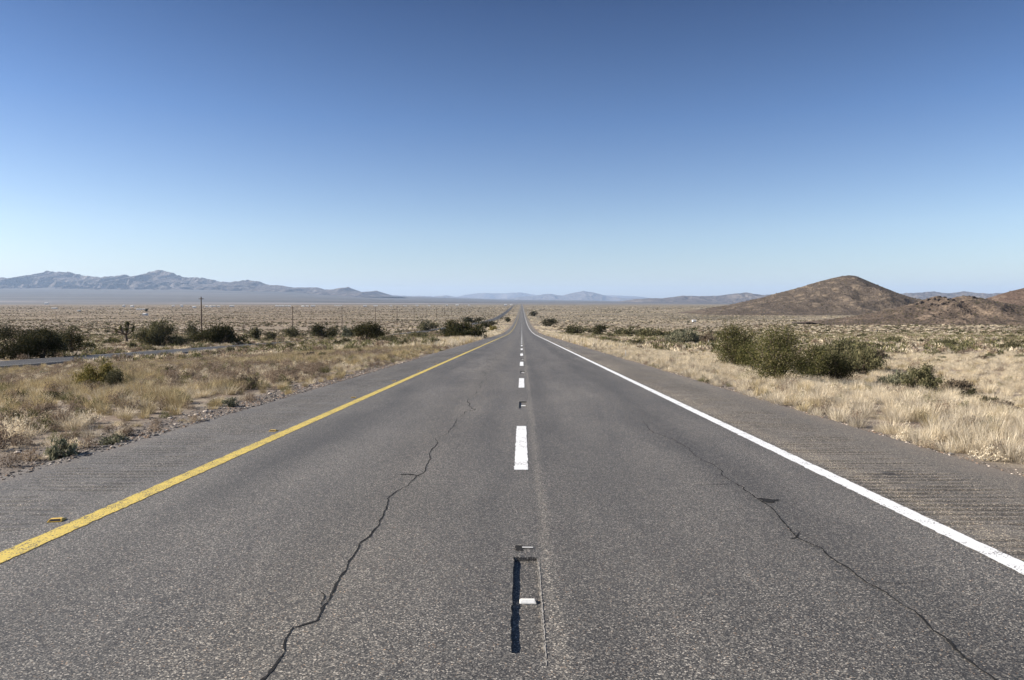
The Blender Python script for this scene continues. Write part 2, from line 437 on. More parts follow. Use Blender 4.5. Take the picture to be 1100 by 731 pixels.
for lo, hi in ((-5.05, -4.2), (3.66, 4.5)):
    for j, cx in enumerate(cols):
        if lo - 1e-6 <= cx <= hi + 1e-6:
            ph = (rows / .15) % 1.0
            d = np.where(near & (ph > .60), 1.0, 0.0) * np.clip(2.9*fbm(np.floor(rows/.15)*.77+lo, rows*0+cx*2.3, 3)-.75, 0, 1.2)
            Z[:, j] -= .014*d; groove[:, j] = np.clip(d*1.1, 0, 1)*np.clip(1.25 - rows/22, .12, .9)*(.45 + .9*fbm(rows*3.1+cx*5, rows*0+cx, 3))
jl = [int(np.argmin(abs(cols-v))) for v in (SLX0, SLX1)]
for a, b_ in slots:
    rr = (rows > a + .002) & (rows < b_ + .002)
    for j in jl: Z[rr, j] -= .026
for j in jl:
    rg = np.random.default_rng(j).normal(0, .0035, len(rows)) + .006*(fbm(rows*9+j, rows*0, 2)-.5)
    CXX[:, j] += rg; jj = j - 1 if abs(cols[j]-SLX0) < 1e-6 else j + 1
    CXX[:, jj] += rg
ii = np.arange(len(cols)*len(rows)).reshape(len(rows), len(cols))
F = np.stack([ii[:-1, :-1], ii[:-1, 1:], ii[1:, 1:], ii[1:, :-1]], -1).reshape(-1, 4)
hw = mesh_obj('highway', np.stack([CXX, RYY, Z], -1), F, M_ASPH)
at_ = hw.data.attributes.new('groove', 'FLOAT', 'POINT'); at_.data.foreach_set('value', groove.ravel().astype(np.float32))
tag(hw, 'worn grey two lane asphalt highway with rumble strips on both shoulders', 'road', kind='structure')

def strip(x0, x1, y0, y1, step, jit, z=.004, seed=0):
    """verts, faces of a painted strip on the highway with slightly ragged edges"""
    n = max(2, int((y1-y0)/step)+1); Y = np.linspace(y0, y1, n)
    r = np.random.default_rng(seed)
    a = x0 + r.normal(0, jit, n); b_ = x1 + r.normal(0, jit, n)
    z_ = road_z(Y) + z
    v = np.empty((2*n, 3)); v[0::2] = np.stack([a, Y, z_], -1); v[1::2] = np.stack([b_, Y, z_], -1)
    f = [(2*i, 2*i+1, 2*i+3, 2*i+2) for i in range(n-1)]
    return v, f
def line_obj(name, parts, mat):
    V = []; Fc = []
    for v, f in parts:
        n = len(V); V += v.tolist(); Fc += [tuple(i+n for i in q) for q in f]
    return mesh_obj(name, V, Fc, mat)
def long_line(x0, x1, seed):
    P = [strip(x0, x1, -8, 40, .05, .005, seed=seed), strip(x0, x1, 40, 160, 1, .004, seed=seed+1)]
    yy = geo(160, 8000, 1.05)
    for a, b_ in zip(yy[:-1], yy[1:]): P.append(strip(x0, x1, a, b_, b_-a, 0, z=.004 + a*2e-5, seed=1))
    return P
o = line_obj('yellow_edge_line', long_line(-3.78, -3.60, 3), M_YEL); tag(o, 'yellow painted edge line left of the traffic lanes', 'road marking', kind='structure')
o = line_obj('white_edge_line', long_line(3.32, 3.49, 5), M_WHITE); tag(o, 'white painted edge line right of the traffic lanes', 'road marking', kind='structure')
P = []
k = 0; Y0 = 7.75 - 10.85*2
while Y0 < 2500:
    if not any(Y0 < s[1] and s[0] < Y0 + 3.5 for s in slots[:1]):
        P.append(strip(-.085, .075, Y0, Y0+3.5, .06 if Y0 < 40 else 1.7, .004 if Y0 < 80 else 0, z=.004+max(Y0, 0)*2e-5, seed=k))
    Y0 += 10.85; k += 1
o = line_obj('lane_dashes', P, M_WHITE); tag(o, 'white dashes down the middle of the highway', 'road marking', kind='structure')

# cracks, traced on the pavement
def on_road(px, py):
    dx, dz = ray(px, py)
    Y = np.arange(1.5, 120, .01); i = np.argmax(CAMZ + dz*Y <= road_z(Y)); return dx*Y[i], Y[i]
def crack(pts, w0, w1, seed):
    r = random.Random(seed)
    P = [Vector(on_road(*p)) for p in pts]
    for it in range(4 if len(P) > 3 else 3):
        Q = [P[0]]
        for a, b_ in zip(P[:-1], P[1:]):
            L = (b_-a).length; mpt = (a+b_)/2
            if L > .03: Q.append(mpt + Vector((r.gauss(0, .042*L), r.gauss(0, .03*L))))
            Q.append(b_)
        P = Q
    V = []; n = len(P)
    for i, p in enumerate(P):
        t = (P[min(i+1, n-1)] - P[max(i-1, 0)]).normalized(); nrm = Vector((-t.y, t.x))
        w = (w0 + (w1-w0)*i/n) * (.35 + .75*float(vnoise(i*.21, seed*3.7))) * (.45 + 1.1*r.random()) * min(1, (n-1-i)/4+.15, i/4+.15)
        for s in (-1, 1):
            q = p + nrm*s*w/2; V.append((q.x, q.y, float(road_z(q.y)) + .003))
    return V, [(2*i, 2*i+1, 2*i+3, 2*i+2) for i in range(n-1)]
def crack_obj(lst, label):
    V = []; Fc = []
    for args in lst:
        v, f = crack(*args); n = len(V); V += v; Fc += [tuple(i+n for i in q) for q in f]
    o = mesh_obj('road_crack', V, Fc, M_TAR_SHADE); tag(o, label, 'crack', kind='structure')
crack_obj([
 ([(262, 745), (286, 728), (303, 706), (315, 675), (341, 668), (346, 654), (365, 620), (380, 598), (399, 574), (416, 543), (418, 534), (447, 512), (461, 488), (476, 468), (490, 450)], .017, .012, 1),
 ([(490, 450), (502, 432), (514, 414), (522, 402), (531, 392), (538, 382)], .015, .012, 2),
 ([(428, 510.5), (440, 510), (451, 512)], .05, .03, 3),
 ([(346, 654), (349, 640), (342, 634)], .008, .006, 5), ([(400, 574), (404, 566)], .01, .006, 6),
], 'long dark zigzag crack running up the left lane')
crack_obj([
 ([(690, 452), (716, 470), (744, 487), (771, 503.6)], .008, .013, 11),
 ([(771, 503.6), (791, 520), (813, 536), (845, 565), (856, 578), (882, 589), (904, 607), (929, 625.5), (954.5, 640), (1002, 678), (1034.5, 705.5), (1064, 727), (1085, 745)], .014, .017, 12),
 ([(744, 522), (768, 521), (791, 520)], .012, .008, 13), ([(845, 580), (856, 578), (860, 572)], .016, .01, 14),
 ([(882, 589), (862, 586)], .006, .004, 15), ([(929, 625), (965, 628), (1010, 624)], .006, .004, 16), ([(1002, 678), (992, 683)], .012, .006, 17),
], 'long thin crack running down the right lane')
# tar blotch
V = []; cx0, cy0 = on_road(826, 538); n = 22
for i in range(n):
    a = 2*math.pi*i/n; r_ = 1 + .25*math.sin(3*a+1) + random.uniform(-.25, .25)
    x = cx0 + .10*r_*math.cos(a); y = cy0 + .07*r_*math.sin(a)*(1 - .5*math.cos(a)); V.append((x, y, float(road_z(y)) + .0045))
o = mesh_obj('tar_patch', V, [tuple(range(n))], M_TAR_SHADE); tag(o, 'small black tar blotch beside the crack in the right lane', 'tar patch', kind='structure')

# saw-cut outline right of the first slot
o = line_obj('saw_cut', [strip(SLX1+.006, SLX1+.011, 3.2, 4.66, .02, .0022, z=.0035, seed=9)], plain('pale_dust', (.30, .28, .25), .9, 200))
tag(o, 'thin pale saw cut line along the recessed reflector slot', 'road marking', kind='structure')

v1, f1 = strip(-.046, .012, 4.90, 5.02, .012, .004, z=.0032, seed=21)  # shadow at the slot ramp's end, painted as flat dark strips on the road
o = line_obj('slot_end_shade', [(v1, f1), strip(-.005, .085, 4.985, 5.005, .006, .002, z=.0036, seed=22)], M_TAR_SHADE); tag(o, 'short dark patch of painted shade just beyond the nearest reflector slot', 'road marking', kind='structure')
o = line_obj('slot_end_bar', [strip(.005, .085, 4.955, 4.982, .006, .001, z=.006, seed=23)], plain('pale_bar', (.5, .49, .46), .4, 200)); tag(o, 'thin pale bar in the painted shade beyond the nearest reflector slot', 'road marking', kind='structure')

# pavement markers (raised reflectors)
def marker(mat_body, name='reflector', w=.10, d=.062, h=.019, side_lens=False):
    root = empty('pavement_marker', (0, 0, 0))
    a, b_ = w/2, d/2; t, u = w*.40, d*.17
    V = [(-a, -b_, 0), (a, -b_, 0), (a, b_, 0), (-a, b_, 0), (-a, -b_, .004), (a, -b_, .004), (a, b_, .004), (-a, b_, .004),
         (-t, -u, h), (t, -u, h), (t, u, h), (-t, u, h)]
    Fc = [(3,2,1,0), (0,1,5,4), (1,2,6,5), (2,3,7,6), (3,0,4,7), (4,5,9,8), (5,6,10,9), (6,7,11,10), (7,4,8,11), (8,9,10,11)]
    mesh_obj('housing', V, Fc, mat_body, root)
    for s in (-1, 1):
        lv = []
        for (x, k) in ((-.9, .12), (.9, .12), (.82, .88), (-.82, .88)):
            y = s*(b_ + (u-b_)*k); z = .004 + (h-.004)*k + .0012; lv.append((x*(a+(t-a)*k), y + s*.0008, z))
        mesh_obj('lens', lv, [(0, 1, 2, 3)] if s < 0 else [(3, 2, 1, 0)], M_LENS if side_lens else plain('clear_lens', (.62, .62, .6), .25, 50), root)
    return root
def copy_tree(o):
    c = o.copy(); COL.objects.link(c)
    for ch in o.children:
        d = ch.copy(); COL.objects.link(d); d.parent = c
    return c
wm = marker(M_CER)
wlabels = ['white lane reflector in the nearest recessed slot', 'white lane reflector in the slot beyond the nearest dash', 'white lane reflector in the third slot, between second and third dash']
for i, (a, b_) in enumerate(slots):
    o = wm if i == 0 else copy_tree(wm)
    y = (a+b_)/2 - .02; o.location = ((SLX0+SLX1)/2 + .008, y, float(road_z(y)) - .0245); o.rotation_euler.x = -math.atan(.038)
    tag(o, wlabels[i] if i < 3 else 'tiny white lane reflector far down the line of dashes', 'road reflector', 'white reflectors recessed between the lane dashes')
ym = marker(M_AMB, w=.11, d=.10, h=.021, side_lens=True)
ylab = ['amber reflector beside the yellow line at the left of the photo', 'worn amber reflector, second along the yellow line', 'amber reflector, third along the yellow line']
for i in range(14):
    o = ym if i == 0 else copy_tree(ym)
    y = [5.62, 10.65, 15.8][i] if i < 3 else 15.8 + 5.05*(i-2)
    o.location = (-3.93, y, float(road_z(y)) + .001); o.rotation_euler = (-math.atan(.038), 0, R([12, -8, 3][i]) if i < 3 else 0)
    tag(o, ylab[i] if i < 3 else 'tiny amber reflector far along the outer side of the yellow line', 'road reflector', 'amber reflectors along the yellow line')

# opposite carriageway
yy = np.array(list(np.arange(-25, 120, 2.0)) + geo(121, 8500, 1.025))
cx_ = lane_x(yy); HWD = 3.0
gz_ = ground_z(cx_, yy)
offs = [-HWD-.6, -HWD, -HWD+.35, -HWD+.5, HWD-.5, HWD-.35, HWD, HWD+.6]; dz = [-.10, .20, .21, .21, .21, .21, .20, -.10]
V = np.stack([np.stack([cx_+o_, yy, gz_+d_], -1) for o_, d_ in zip(offs, dz)], 1)
nn = len(offs); ii = np.arange(len(yy)*nn).reshape(len(yy), nn)
F = np.stack([ii[:-1, :-1], ii[:-1, 1:], ii[1:, 1:], ii[1:, :-1]], -1).reshape(-1, 4)
o = mesh_obj('opposite_carriageway', V.reshape(-1, 3), F, M_ASPH2, smooth=False); tag(o, 'narrow asphalt carriageway across the dry median on the left', 'road', kind='structure')
for sgn, nm, mt in ((-1, 'far_edge_line', M_OLDW), (1, 'near_edge_line', M_OLDW)):
    a = cx_ + sgn*(HWD-.5); b_ = cx_ + sgn*(HWD-.32)
    if sgn < 0: a, b_ = b_, a
    V = np.empty((2*len(yy), 3)); zz = gz_ + .216 + np.maximum(yy, 0)*3e-5
    V[0::2] = np.stack([a, yy, zz], -1); V[1::2] = np.stack([b_, yy, zz], -1)
    o = mesh_obj(nm, V, [(2*i, 2*i+1, 2*i+3, 2*i+2) for i in range(len(yy)-1)], mt)
    tag(o, ('far' if sgn < 0 else 'near') + ' white edge line of the carriageway across the median', 'road marking', kind='structure')

# ------------------------------------------------------------------ mountains and hills
def crest_height(trace, D, X):
    tx = []; tz = []
    for px, py in trace:
        dx, dz_ = ray(px, py); tx.append(dx*D); tz.append(CAMZ + dz_*D)
    return np.interp(X, tx, tz), tx[0], tx[-1]
def range_(name, trace, D, front, back, base, step, spur, mat, label, rough=.30, pw=1.25, cat='mountains'):
    _, a, b_ = crest_height(trace, D, 0)
    X = np.arange(a, b_+step, step); nv = 70
    v = np.linspace(-1, 1, nv); Yv = np.where(v < 0, D + v*front, D + v*back)
    H, _, _ = crest_height(trace, D, X)
    H = H + (fbm(X/step/3.0, X*0+2, 3)-.5)*(H-base)*.09
    XX, TT = np.meshgrid(X, v); YY = np.meshgrid(X, Yv)[1]
    t = 1 - np.abs(TT)
    warp = spur*.9*(fbm(XX/spur/1.5+3, YY/spur/1.5, 3)-.5)
    rid = fbm((XX+warp)/spur, (YY+warp)/spur/2.2, 5, True)
    rid2 = fbm((XX-warp)/spur*3.3+7, YY/spur*1.6, 4, True)
    env = 4*t*(1-t)
    Hh = (H - base)[None, :]
    z = base + Hh * (t**pw) * (1 + env*rough*3.6*(rid-.66)) + Hh*rough*1.0*env*(rid2-.6) + Hh*.10*(fbm(XX/spur*9, YY/spur*6, 3, True)-.6)*np.clip(t*5, 0, 1)*np.clip(3*(1-t)+.15, 0, 1)
    z = np.minimum(z, base + Hh*np.where(t > .97, 1.0, .95*np.clip(t, 0, 1)**.6)*np.where(TT < 0, YY/D, 1))
    z = np.where(t <= 0, base - 5, z)
    ii = np.arange(XX.size).reshape(XX.shape)
    F = np.stack([ii[:-1, :-1], ii[:-1, 1:], ii[1:, 1:], ii[1:, :-1]], -1).reshape(-1, 4)
    o = mesh_obj(name, np.stack([XX, YY, z], -1), F, mat, smooth=True)
    return tag(o, label, cat, kind='structure')
left_trace = [(-260, 300), (-190, 294), (-140, 299), (-90, 293), (-40, 297), (0, 298), (14, 299), (28, 297.5), (33, 295.8), (40, 295.5), (51, 291.5), (60, 292.6), (74, 292), (84, 294), (97, 295.3), (110, 296.8), (122, 296.5), (132, 294.5), (142, 296.8), (150, 295), (158, 293), (169, 290), (176, 291), (183, 293), (198, 297.3), (212, 297.6), (224, 299), (237, 302.4), (248, 303.4), (265, 301), (280, 303), (285, 305.5), (303, 307), (317, 309), (331, 308.5), (341, 308.5), (348, 311), (356.5, 311), (366, 309.5), (374, 308.5), (380, 311.5), (387, 314), (396, 313.4), (405, 312.6), (414, 317), (424, 319.3), (440, 322), (455, 323)]
range_('mountain_range', left_trace, 17000, 3300, 2600, 120, 20, 640, M_MTN, 'long jagged blue mountain range on the left horizon', .56)
range_('mountain_range', [(405, 323), (423, 317.2), (438, 318.2), (453, 318), (466, 318.6), (479, 317.4), (489, 319), (499, 319.5), (520, 321), (547, 320.7), (560, 319), (573, 318), (582, 316.6), (591, 315.6), (598, 317), (604, 317.7), (614, 315), (626.5, 312.6), (632, 313.6), (639, 314.4), (648, 317.2), (657, 319.4), (672, 320.7), (693, 321), (715, 323.5), (730, 325)], 31000, 2500, 2500, 10, 42, 800, M_MTN, 'pale hazy blue range with a double peak at the end of the highway', .4)
range_('mountain_range', [(650, 325.5), (672, 323), (684, 321.5), (698, 320.4), (712, 320.6), (724, 319), (733, 317.7), (750, 318.2), (769, 318.0), (785, 316), (802, 314.4), (812, 316), (822, 317), (840, 315), (860, 318), (890, 320), (930, 318), (955, 316.5), (975, 315), (988, 314.5), (1003, 313), (1012, 314.6), (1021, 315), (1028, 313.8), (1036, 312.6), (1048, 314.6), (1062, 315.6), (1090, 314), (1130, 317), (1180, 313), (1260, 318), (1320, 325)], 13000, 1500, 1400, -5, 17, 420, M_MTN, 'low purple mountain range behind the dark hill on the right', .4)
range_('mountain_range', [(480, 322), (500, 316.5), (520, 314.6), (545, 315.2), (560, 314.2), (575, 316.8), (600, 318), (640, 317), (665, 317.5), (685, 318.6), (705, 321), (720, 323)], 39500, 1800, 1600, 20, 55, 1500, M_MTN, 'faintest bluish range, farthest behind the end of the highway', .35)

def hill(name, trace, D, depth, step, mat, label, rough=.25, lump=9, yshift=None, bumps=None):
    _, a, b_ = crest_height(trace, D, 0)
    X = np.arange(a, b_+step, step); Y = np.arange(D-depth, D+depth+step, step)
    XX, YY = np.meshgrid(X, Y)
    H, _, _ = crest_height(trace, D, X)
    base = ground_z(XX, YY) - .8
    Hh = np.maximum(H[None, :] - ground_z(X, X*0+D)[None, :], 0)
    t = np.abs(YY-D)/depth
    sh = np.clip(1 - t, 0, 1)**1.15
    w = (fbm(XX/lump, YY/lump, 5, True)-.6)
    w2 = (fbm(XX/lump*5+4, YY/lump*5, 3)-.5)
    env = np.clip(4*sh*(1-sh), 0, 1)
    z = base + (Hh+.8)*sh + Hh*env*rough*w*2 + w2*np.minimum(Hh*.06, 1.8)*np.clip(sh*6, 0, 1)*np.clip(1.2 - sh, 0.35, 1)
    z = np.where(t >= 1, base-1, z)
    ii = np.arange(XX.size).reshape(XX.shape)
    F = np.stack([ii[:-1, :-1], ii[:-1, 1:], ii[1:, 1:], ii[1:, :-1]], -1).reshape(-1, 4)
    o = mesh_obj(name, np.stack([XX, YY, z], -1), F, mat, smooth=False)
    tag(o, label, 'hill', kind='structure')
    return X, Y, z
h1 = hill('hill', [(744, 336.4), (751, 333), (768, 330), (784, 327.6), (802, 323.5), (820, 319.5), (832, 315.8), (845, 312.6), (858, 309.2), (871, 305.2), (882, 302), (894, 298.8), (903, 297), (912, 295.6), (918, 296.2), (924, 298.2), (935, 303), (947, 308), (958, 312.4), (970, 317), (980, 320), (990, 323), (1010, 328), (1040, 333), (1060, 337)], 1010, 165, 2.4, M_HILL, 'dark brown conical hill rising from the plain on the right', .16, 42)
h2 = hill('hill', [(870, 346.5), (884, 343.8), (910, 341), (934, 337.3), (955, 332.5), (973, 328), (985, 325), (995, 321.5), (1002, 319), (1006, 318), (1012, 319.8), (1019, 322), (1027, 319), (1036, 317.7), (1043, 318.2), (1049, 319.5), (1058, 322), (1066, 323.5), (1090, 327), (1120, 333), (1150, 341), (1165, 346)], 455, 62, 1.1, M_KNOLL, 'low rocky knoll with a dark rugged top in front of the conical hill', .3, 20)
oc = MB(); ro = random.Random(8)
for k in range(30):
    a_ = ro.gauss(0, 1); j = int(np.argmin(abs(h2[0] - (at(1004, 349).x/at(1004, 349).y*455 + a_*9)))); i = len(h2[1])//2 - ro.randint(0, 14)
    x_, y_, z_ = h2[0][j], h2[1][i], h2[2][i, j]; s_ = ro.uniform(.9, 2.0)
    oc.box((x_, y_, z_ + .15*s_), (s_*1.5, s_*1.3, s_*.9), .5)
o = oc.build('rock_outcrop', rock_mat('black_rock', (.015, .013, .012), (.06, .048, .042), 1.5, (.07, .055, .045), .4)); tag(o, 'jagged black rock outcrop on top of the low knoll', 'outcrop', kind='structure')
h3 = hill('hill', [(1000, 344), (1030, 333), (1050, 324), (1064, 319.5), (1075, 316), (1085, 313), (1100, 309.5), (1115, 306), (1135, 302), (1165, 300), (1200, 303), (1250, 312), (1300, 325), (1340, 340)], 560, 95, 1.8, M_HILL2, 'reddish brown hill slope cut by the right edge of the photo', .16, 30)

# ------------------------------------------------------------------ plants: meshes
def leaves_at(C, size, r, up=.3, asp=1.6):
    """quads with random orientation at centres C"""
    n = len(C)
    d = r.normal(size=(n, 3)); d[:, 2] += up; d /= np.linalg.norm(d, axis=1)[:, None]
    e = r.normal(size=(n, 3)); e = np.cross(d, e); e /= np.linalg.norm(e, axis=1)[:, None]
    s = size * r.uniform(.6, 1.4, n)[:, None]
    a = d*s*asp/2; b_ = e*s/2
    V = np.stack([C-a, C+b_*.9, C+a, C-b_*.9], 1).reshape(-1, 3)
    return V, np.arange(4*n).reshape(n, 4)
def shrub_parts(w, h, leaf, n, style, seed, trunk=0.0):
    """foliage (V,F) and stems MB for a shrub w wide and h tall, standing on z = 0"""
    r = np.random.default_rng(seed)
    K = (28 if w > 1.75 and w < 2.6 else 17) if style != 'feather' else 30
    cen = []
    for k in range(K):
        a = r.uniform(0, 2*math.pi); q = r.uniform(0, 1)**.5
        rad = q*.40*w*(1+.25*math.sin(a*2+seed)+.15*math.sin(a*3+seed*2))
        zt = h*(1 - .55*q**2)*r.uniform(.25, .93)
        if style == 'leaf':      # rounded crown, narrower at the ground
            d_ = r.normal(size=3); d_ /= np.linalg.norm(d_); d_ *= r.uniform(.25, 1)**.4
            cen.append((.37*w*d_[0], .37*w*d_[1], max(h*(.50 + .40*d_[2]), h*.12) + trunk)); continue
        cen.append((rad*math.cos(a), rad*math.sin(a), max(zt, h*.10) + trunk*(1-.3*q)))
    cen = np.array(cen)
    st = MB()
    for c in cen:
        b0 = Vector((r.normal(0, .03*w), r.normal(0, .03*w), -.03)); c_ = Vector(c)
        m1 = b0.lerp(c_, .5) + Vector((r.normal(0, .04*w), r.normal(0, .04*w), .12*h))
        rr = max(.006, .012*w)
        st.tube([b0, m1, c_], [rr, rr*.7, rr*.3], 4, False)
        for q in range(3):
            e = c_ + Vector(r.normal(0, .10*w, 3)); e.z = c_.z + abs(e.z-c_.z)
            st.tube([m1.lerp(c_, .6), e], [rr*.4, rr*.15], 3, False)
    idx = r.integers(0, K, n)
    sig = .088 if style != 'feather' else .085
    off = r.normal(size=(n, 3)) * np.array([w*sig, w*sig, h*.13])
    if style == 'feather':
        ln = r.uniform(0, 1, n)[:, None]
        off = off*.8 + cen[idx]*np.array([.35, .35, .3])*ln
    C = cen[idx] + off
    C[:, 2] = np.abs(C[:, 2]-.02)+.02
    up = .3 if style != 'feather' else 1.6
    V, F = leaves_at(C, leaf, r, up, 1.5 if style != 'feather' else 3.2)
    V[:, 2] = np.maximum(V[:, 2], 0)
    return V, F, st
def shrub_single(name, w, h, leaf, n, style, mat, seed):
    V, F, st = shrub_parts(w, h, leaf, n, style, seed)
    nv = len(V); V2 = np.concatenate([V, np.array(st.v)]); Fc = F.tolist() + [tuple(i+nv for i in f) for f in st.f]
    mi = [0]*len(F) + [1]*len(st.f)
    me = bpy.data.meshes.new(name); me.from_pydata(V2.tolist(), [], Fc)
    me.materials.append(mat); me.materials.append(M_BARK); me.polygons.foreach_set('material_index', mi)
    return me

MPX = lambda Y: Y/FPX
taken = []          # (x, y, radius): kept free of random plants
def traced_shrub(px, py, wpx, hpx, kind, style, label, cat='shrub', group=None, trunk=0, dens=1.0, name='desert_shrub', seed=None):
    p = at(px, py); s = MPX(p.y); w, h = wpx*s, hpx*s*1.08
    seed = seed if seed is not None else int(px*7+py)
    leaf = max(.022, .85*s); 
    n = int(min(22000, dens*3.6*(w*h*.8)/(leaf*leaf*.75)))
    n = max(n, 160)
    V, F, st = shrub_parts(w, h*(1-trunk), leaf, n, style, seed, trunk=h*trunk)
    y = p.y + w*.30; w *= y/p.y; h = h*y/p.y + (y-p.y)*.03
    root = empty(name, (p.x*(y/p.y), y, float(ground_z(p.x*(y/p.y), y))-.02), 0)
    mesh_obj('foliage', V, F, M_LEAF[kind], root)
    st.build('stems', M_BARK, root)
    tag(root, label, cat, group)
    taken.append((root.location.x, y, w*.55))
    return root

S = traced_shrub
# right of the highway
S(789, 396, 58, 43, 'green', 'leaf', 'tall ragged dark green bush, leftmost and backmost of the roadside clump', group='bush clump right of the highway', dens=.8)
S(806, 400, 36, 30, 'green', 'leaf', 'mid sized olive bush wedged between the ragged leftmost bush and the largest one', group='bush clump right of the highway', dens=1.0)
S(833, 411, 82, 58, 'green', 'leaf', 'largest olive green bush, sunlit on top, in the middle of the roadside clump', group='bush clump right of the highway', dens=1.6)
S(872, 411, 44, 38, 'green', 'leaf', 'dark rounded bush hugging the right flank of the largest roadside bush', group='bush clump right of the highway', dens=1.15)
S(894, 413, 48, 32, 'dark', 'leaf', 'low dark green bush with an overhanging branch in front of the feathery bush', group='bush clump right of the highway', dens=1.15)
S(918, 403, 58, 28, 'grey', 'feather', 'wide feathery grey green bush, rightmost of the roadside clump')
S(897, 397, 44, 28, 'grey', 'feather', 'pale feathery bush rising behind the low dark roadside bush')
S(990, 423, 42, 24, 'grey', 'feather', 'low grey green bush standing alone in straw grass right of the bush clump')
S(962, 417, 34, 15, 'sage', 'feather', 'thin yellowish green bush touching the low lone bush from the left')
S(735, 371, 40, 15, 'sage', 'feather', 'greyish twiggy bush left of the thin white post')
S(760, 372, 20, 14, 'brown', 'feather', 'small brown bush just left of the tall ragged bush', dens=.6)
S(703, 364, 38, 10, 'grey', 'feather', 'low wide greyish bush, the farther one left of the greyish twiggy bush')
S(672, 361, 24, 8, 'grey', 'feather', 'small grey green bush right of the three dark roadside bushes')
S(645, 361.5, 22, 11.5, 'dark', 'leaf', 'dark green bush nearest the highway among the three dark bushes on the right')
S(630, 358.5, 17, 6, 'grey', 'leaf', 'low grey bush squeezed between two dark bushes right of the highway')
S(616, 360, 27, 9, 'dark', 'leaf', 'flat dark bush left of the dark green roundish one, right of the highway')
S(590, 351.5, 22, 8, 'dark', 'leaf', 'dark flat bush close to the white line where the highway levels out')
S(574, 340, 10, 5, 'dark', 'leaf', 'tiny dark bush by the right road edge near the vanishing point')
S(940, 388, 24, 12, 'brown', 'feather', 'faded brown bush behind the feathery bush')
S(1040, 428, 22, 9, 'dark', 'feather', 'dark scraggly patch of brush right of the lone grey green bush', dens=.7)
S(1062, 436, 24, 8, 'dark', 'feather', 'dark low brush beside the reddish weeds at the right edge', dens=.7)
S(1078, 445, 36, 11, 'brown', 'feather', 'reddish brown weed patch cut by the right edge of the photo')
S(1030, 421, 26, 12, 'brown', 'feather', 'purplish dry bush behind the dark scraggly brush')
S(1085, 377, 30, 9, 'grey', 'leaf', 'greenish bush near the right edge below the reddish hill')
S(960, 371, 26, 8, 'grey', 'leaf', 'flat green bush on the plain below the rocky knoll')
# across the median
S(14, 387, 92, 34, 'dark', 'leaf', 'huge dark thicket at the left edge behind the opposite carriageway', dens=1.7)
S(45, 386, 48, 30, 'dark', 'leaf', 'dark bush merging into the right side of the huge thicket', dens=1.4)
S(61, 382, 20, 21, 'grey', 'feather', 'paler see-through bush between the thicket and the round dark bush')
S(77, 379, 26, 24, 'dark', 'leaf', 'round dark bush right of the pale see-through one')
S(94, 377, 16, 10, 'grey', 'feather', 'small greenish bush left of the joshua tree')
S(171, 374, 40, 24, 'grey', 'feather', 'wide soft grey green bush right of the joshua tree')
S(188, 373, 20, 12, 'grey', 'leaf', 'low dark green bush in front of the soft grey one')
S(205, 370, 28, 19, 'grey', 'leaf', 'olive bush at the foot of the nearest utility pole')
S(238, 371, 42, 20, 'dark', 'feather', 'dark green bush right of the nearest utility pole')
S(275, 366, 12, 13, 'grey', 'feather', 'small upright bush right of the dark one beyond the pole')
S(291, 366, 14, 9, 'grey', 'leaf', 'little green bush between two utility poles')
S(316, 364, 26, 12, 'grey', 'leaf', 'olive green bush in front of the second utility pole')
S(348, 364, 35, 15, 'dark', 'leaf', 'compact dark green bush just right of the second utility pole', dens=1.3)
S(374, 365, 16, 12, 'sage', 'feather', 'bare silvery bush between the compact dark bush and the umbrella shaped one')
S(394, 371, 40, 22, 'dark', 'leaf', 'umbrella shaped dark mesquite with a short visible trunk', trunk=.22, dens=1.2)
S(423, 371, 24, 8, 'grey', 'leaf', 'low green bush right of the umbrella shaped mesquite')
S(450, 366, 26, 9, 'grey', 'leaf', 'green bush alone on pale soil left of the wide dark bush')
S(459, 356, 30, 10, 'grey', 'leaf', 'long grey green bush behind the opposite carriageway')
S(499, 364, 48, 18, 'dark', 'feather', 'wide dark green bush in the median beside the opposite carriageway', dens=1.3)
S(526, 352, 22, 6, 'dark', 'leaf', 'long dark bush row on the median near the far bend')
S(545, 346.5, 8, 6, 'dark', 'leaf', 'small dark bush in the far median close to the highway')
S(530, 356, 12, 5, 'gold', 'leaf', 'yellowish green bush in the median right of the wide dark bush')
S(508, 347, 30, 6, 'dark', 'leaf', 'dark bush row beyond the opposite carriageway')
# median, near
S(108, 417, 42, 23, 'gold', 'feather', 'yellow green bush in the near median, darker on its right side', dens=1.1)
S(125, 417, 26, 18, 'grey', 'leaf', 'dark green low part of brush right behind the yellow green bush')
S(66, 496, 32, 19, 'sage', 'feather', 'green grey sage clump at the gravel edge, nearest on the left')
S(122, 480, 34, 13, 'sage', 'leaf', 'low flat green cushion plant on the gravel edge beside the sage clump')
S(55, 431, 30, 9, 'dark', 'feather', 'dark low brush in the median left of the yellow green bush', dens=.7)
S(15, 433, 34, 10, 'dark', 'feather', 'dark brush patch at the left edge of the near median', dens=.7)
S(258, 419, 24, 13, 'brown', 'feather', 'grey brown dead bush, left one of the pair in the median')
S(271, 417, 18, 13, 'brown', 'leaf', 'darker dead bush, right one of the pair in the median')
S(303, 405, 16, 8, 'brown', 'feather', 'purplish dry bush in the median straw')
S(248, 438, 20, 10, 'sage', 'leaf', 'green edged plant with yellow flowers at the left gravel edge')
S(182, 404, 14, 9, 'dark', 'leaf', 'small dark bush in the golden median grass')

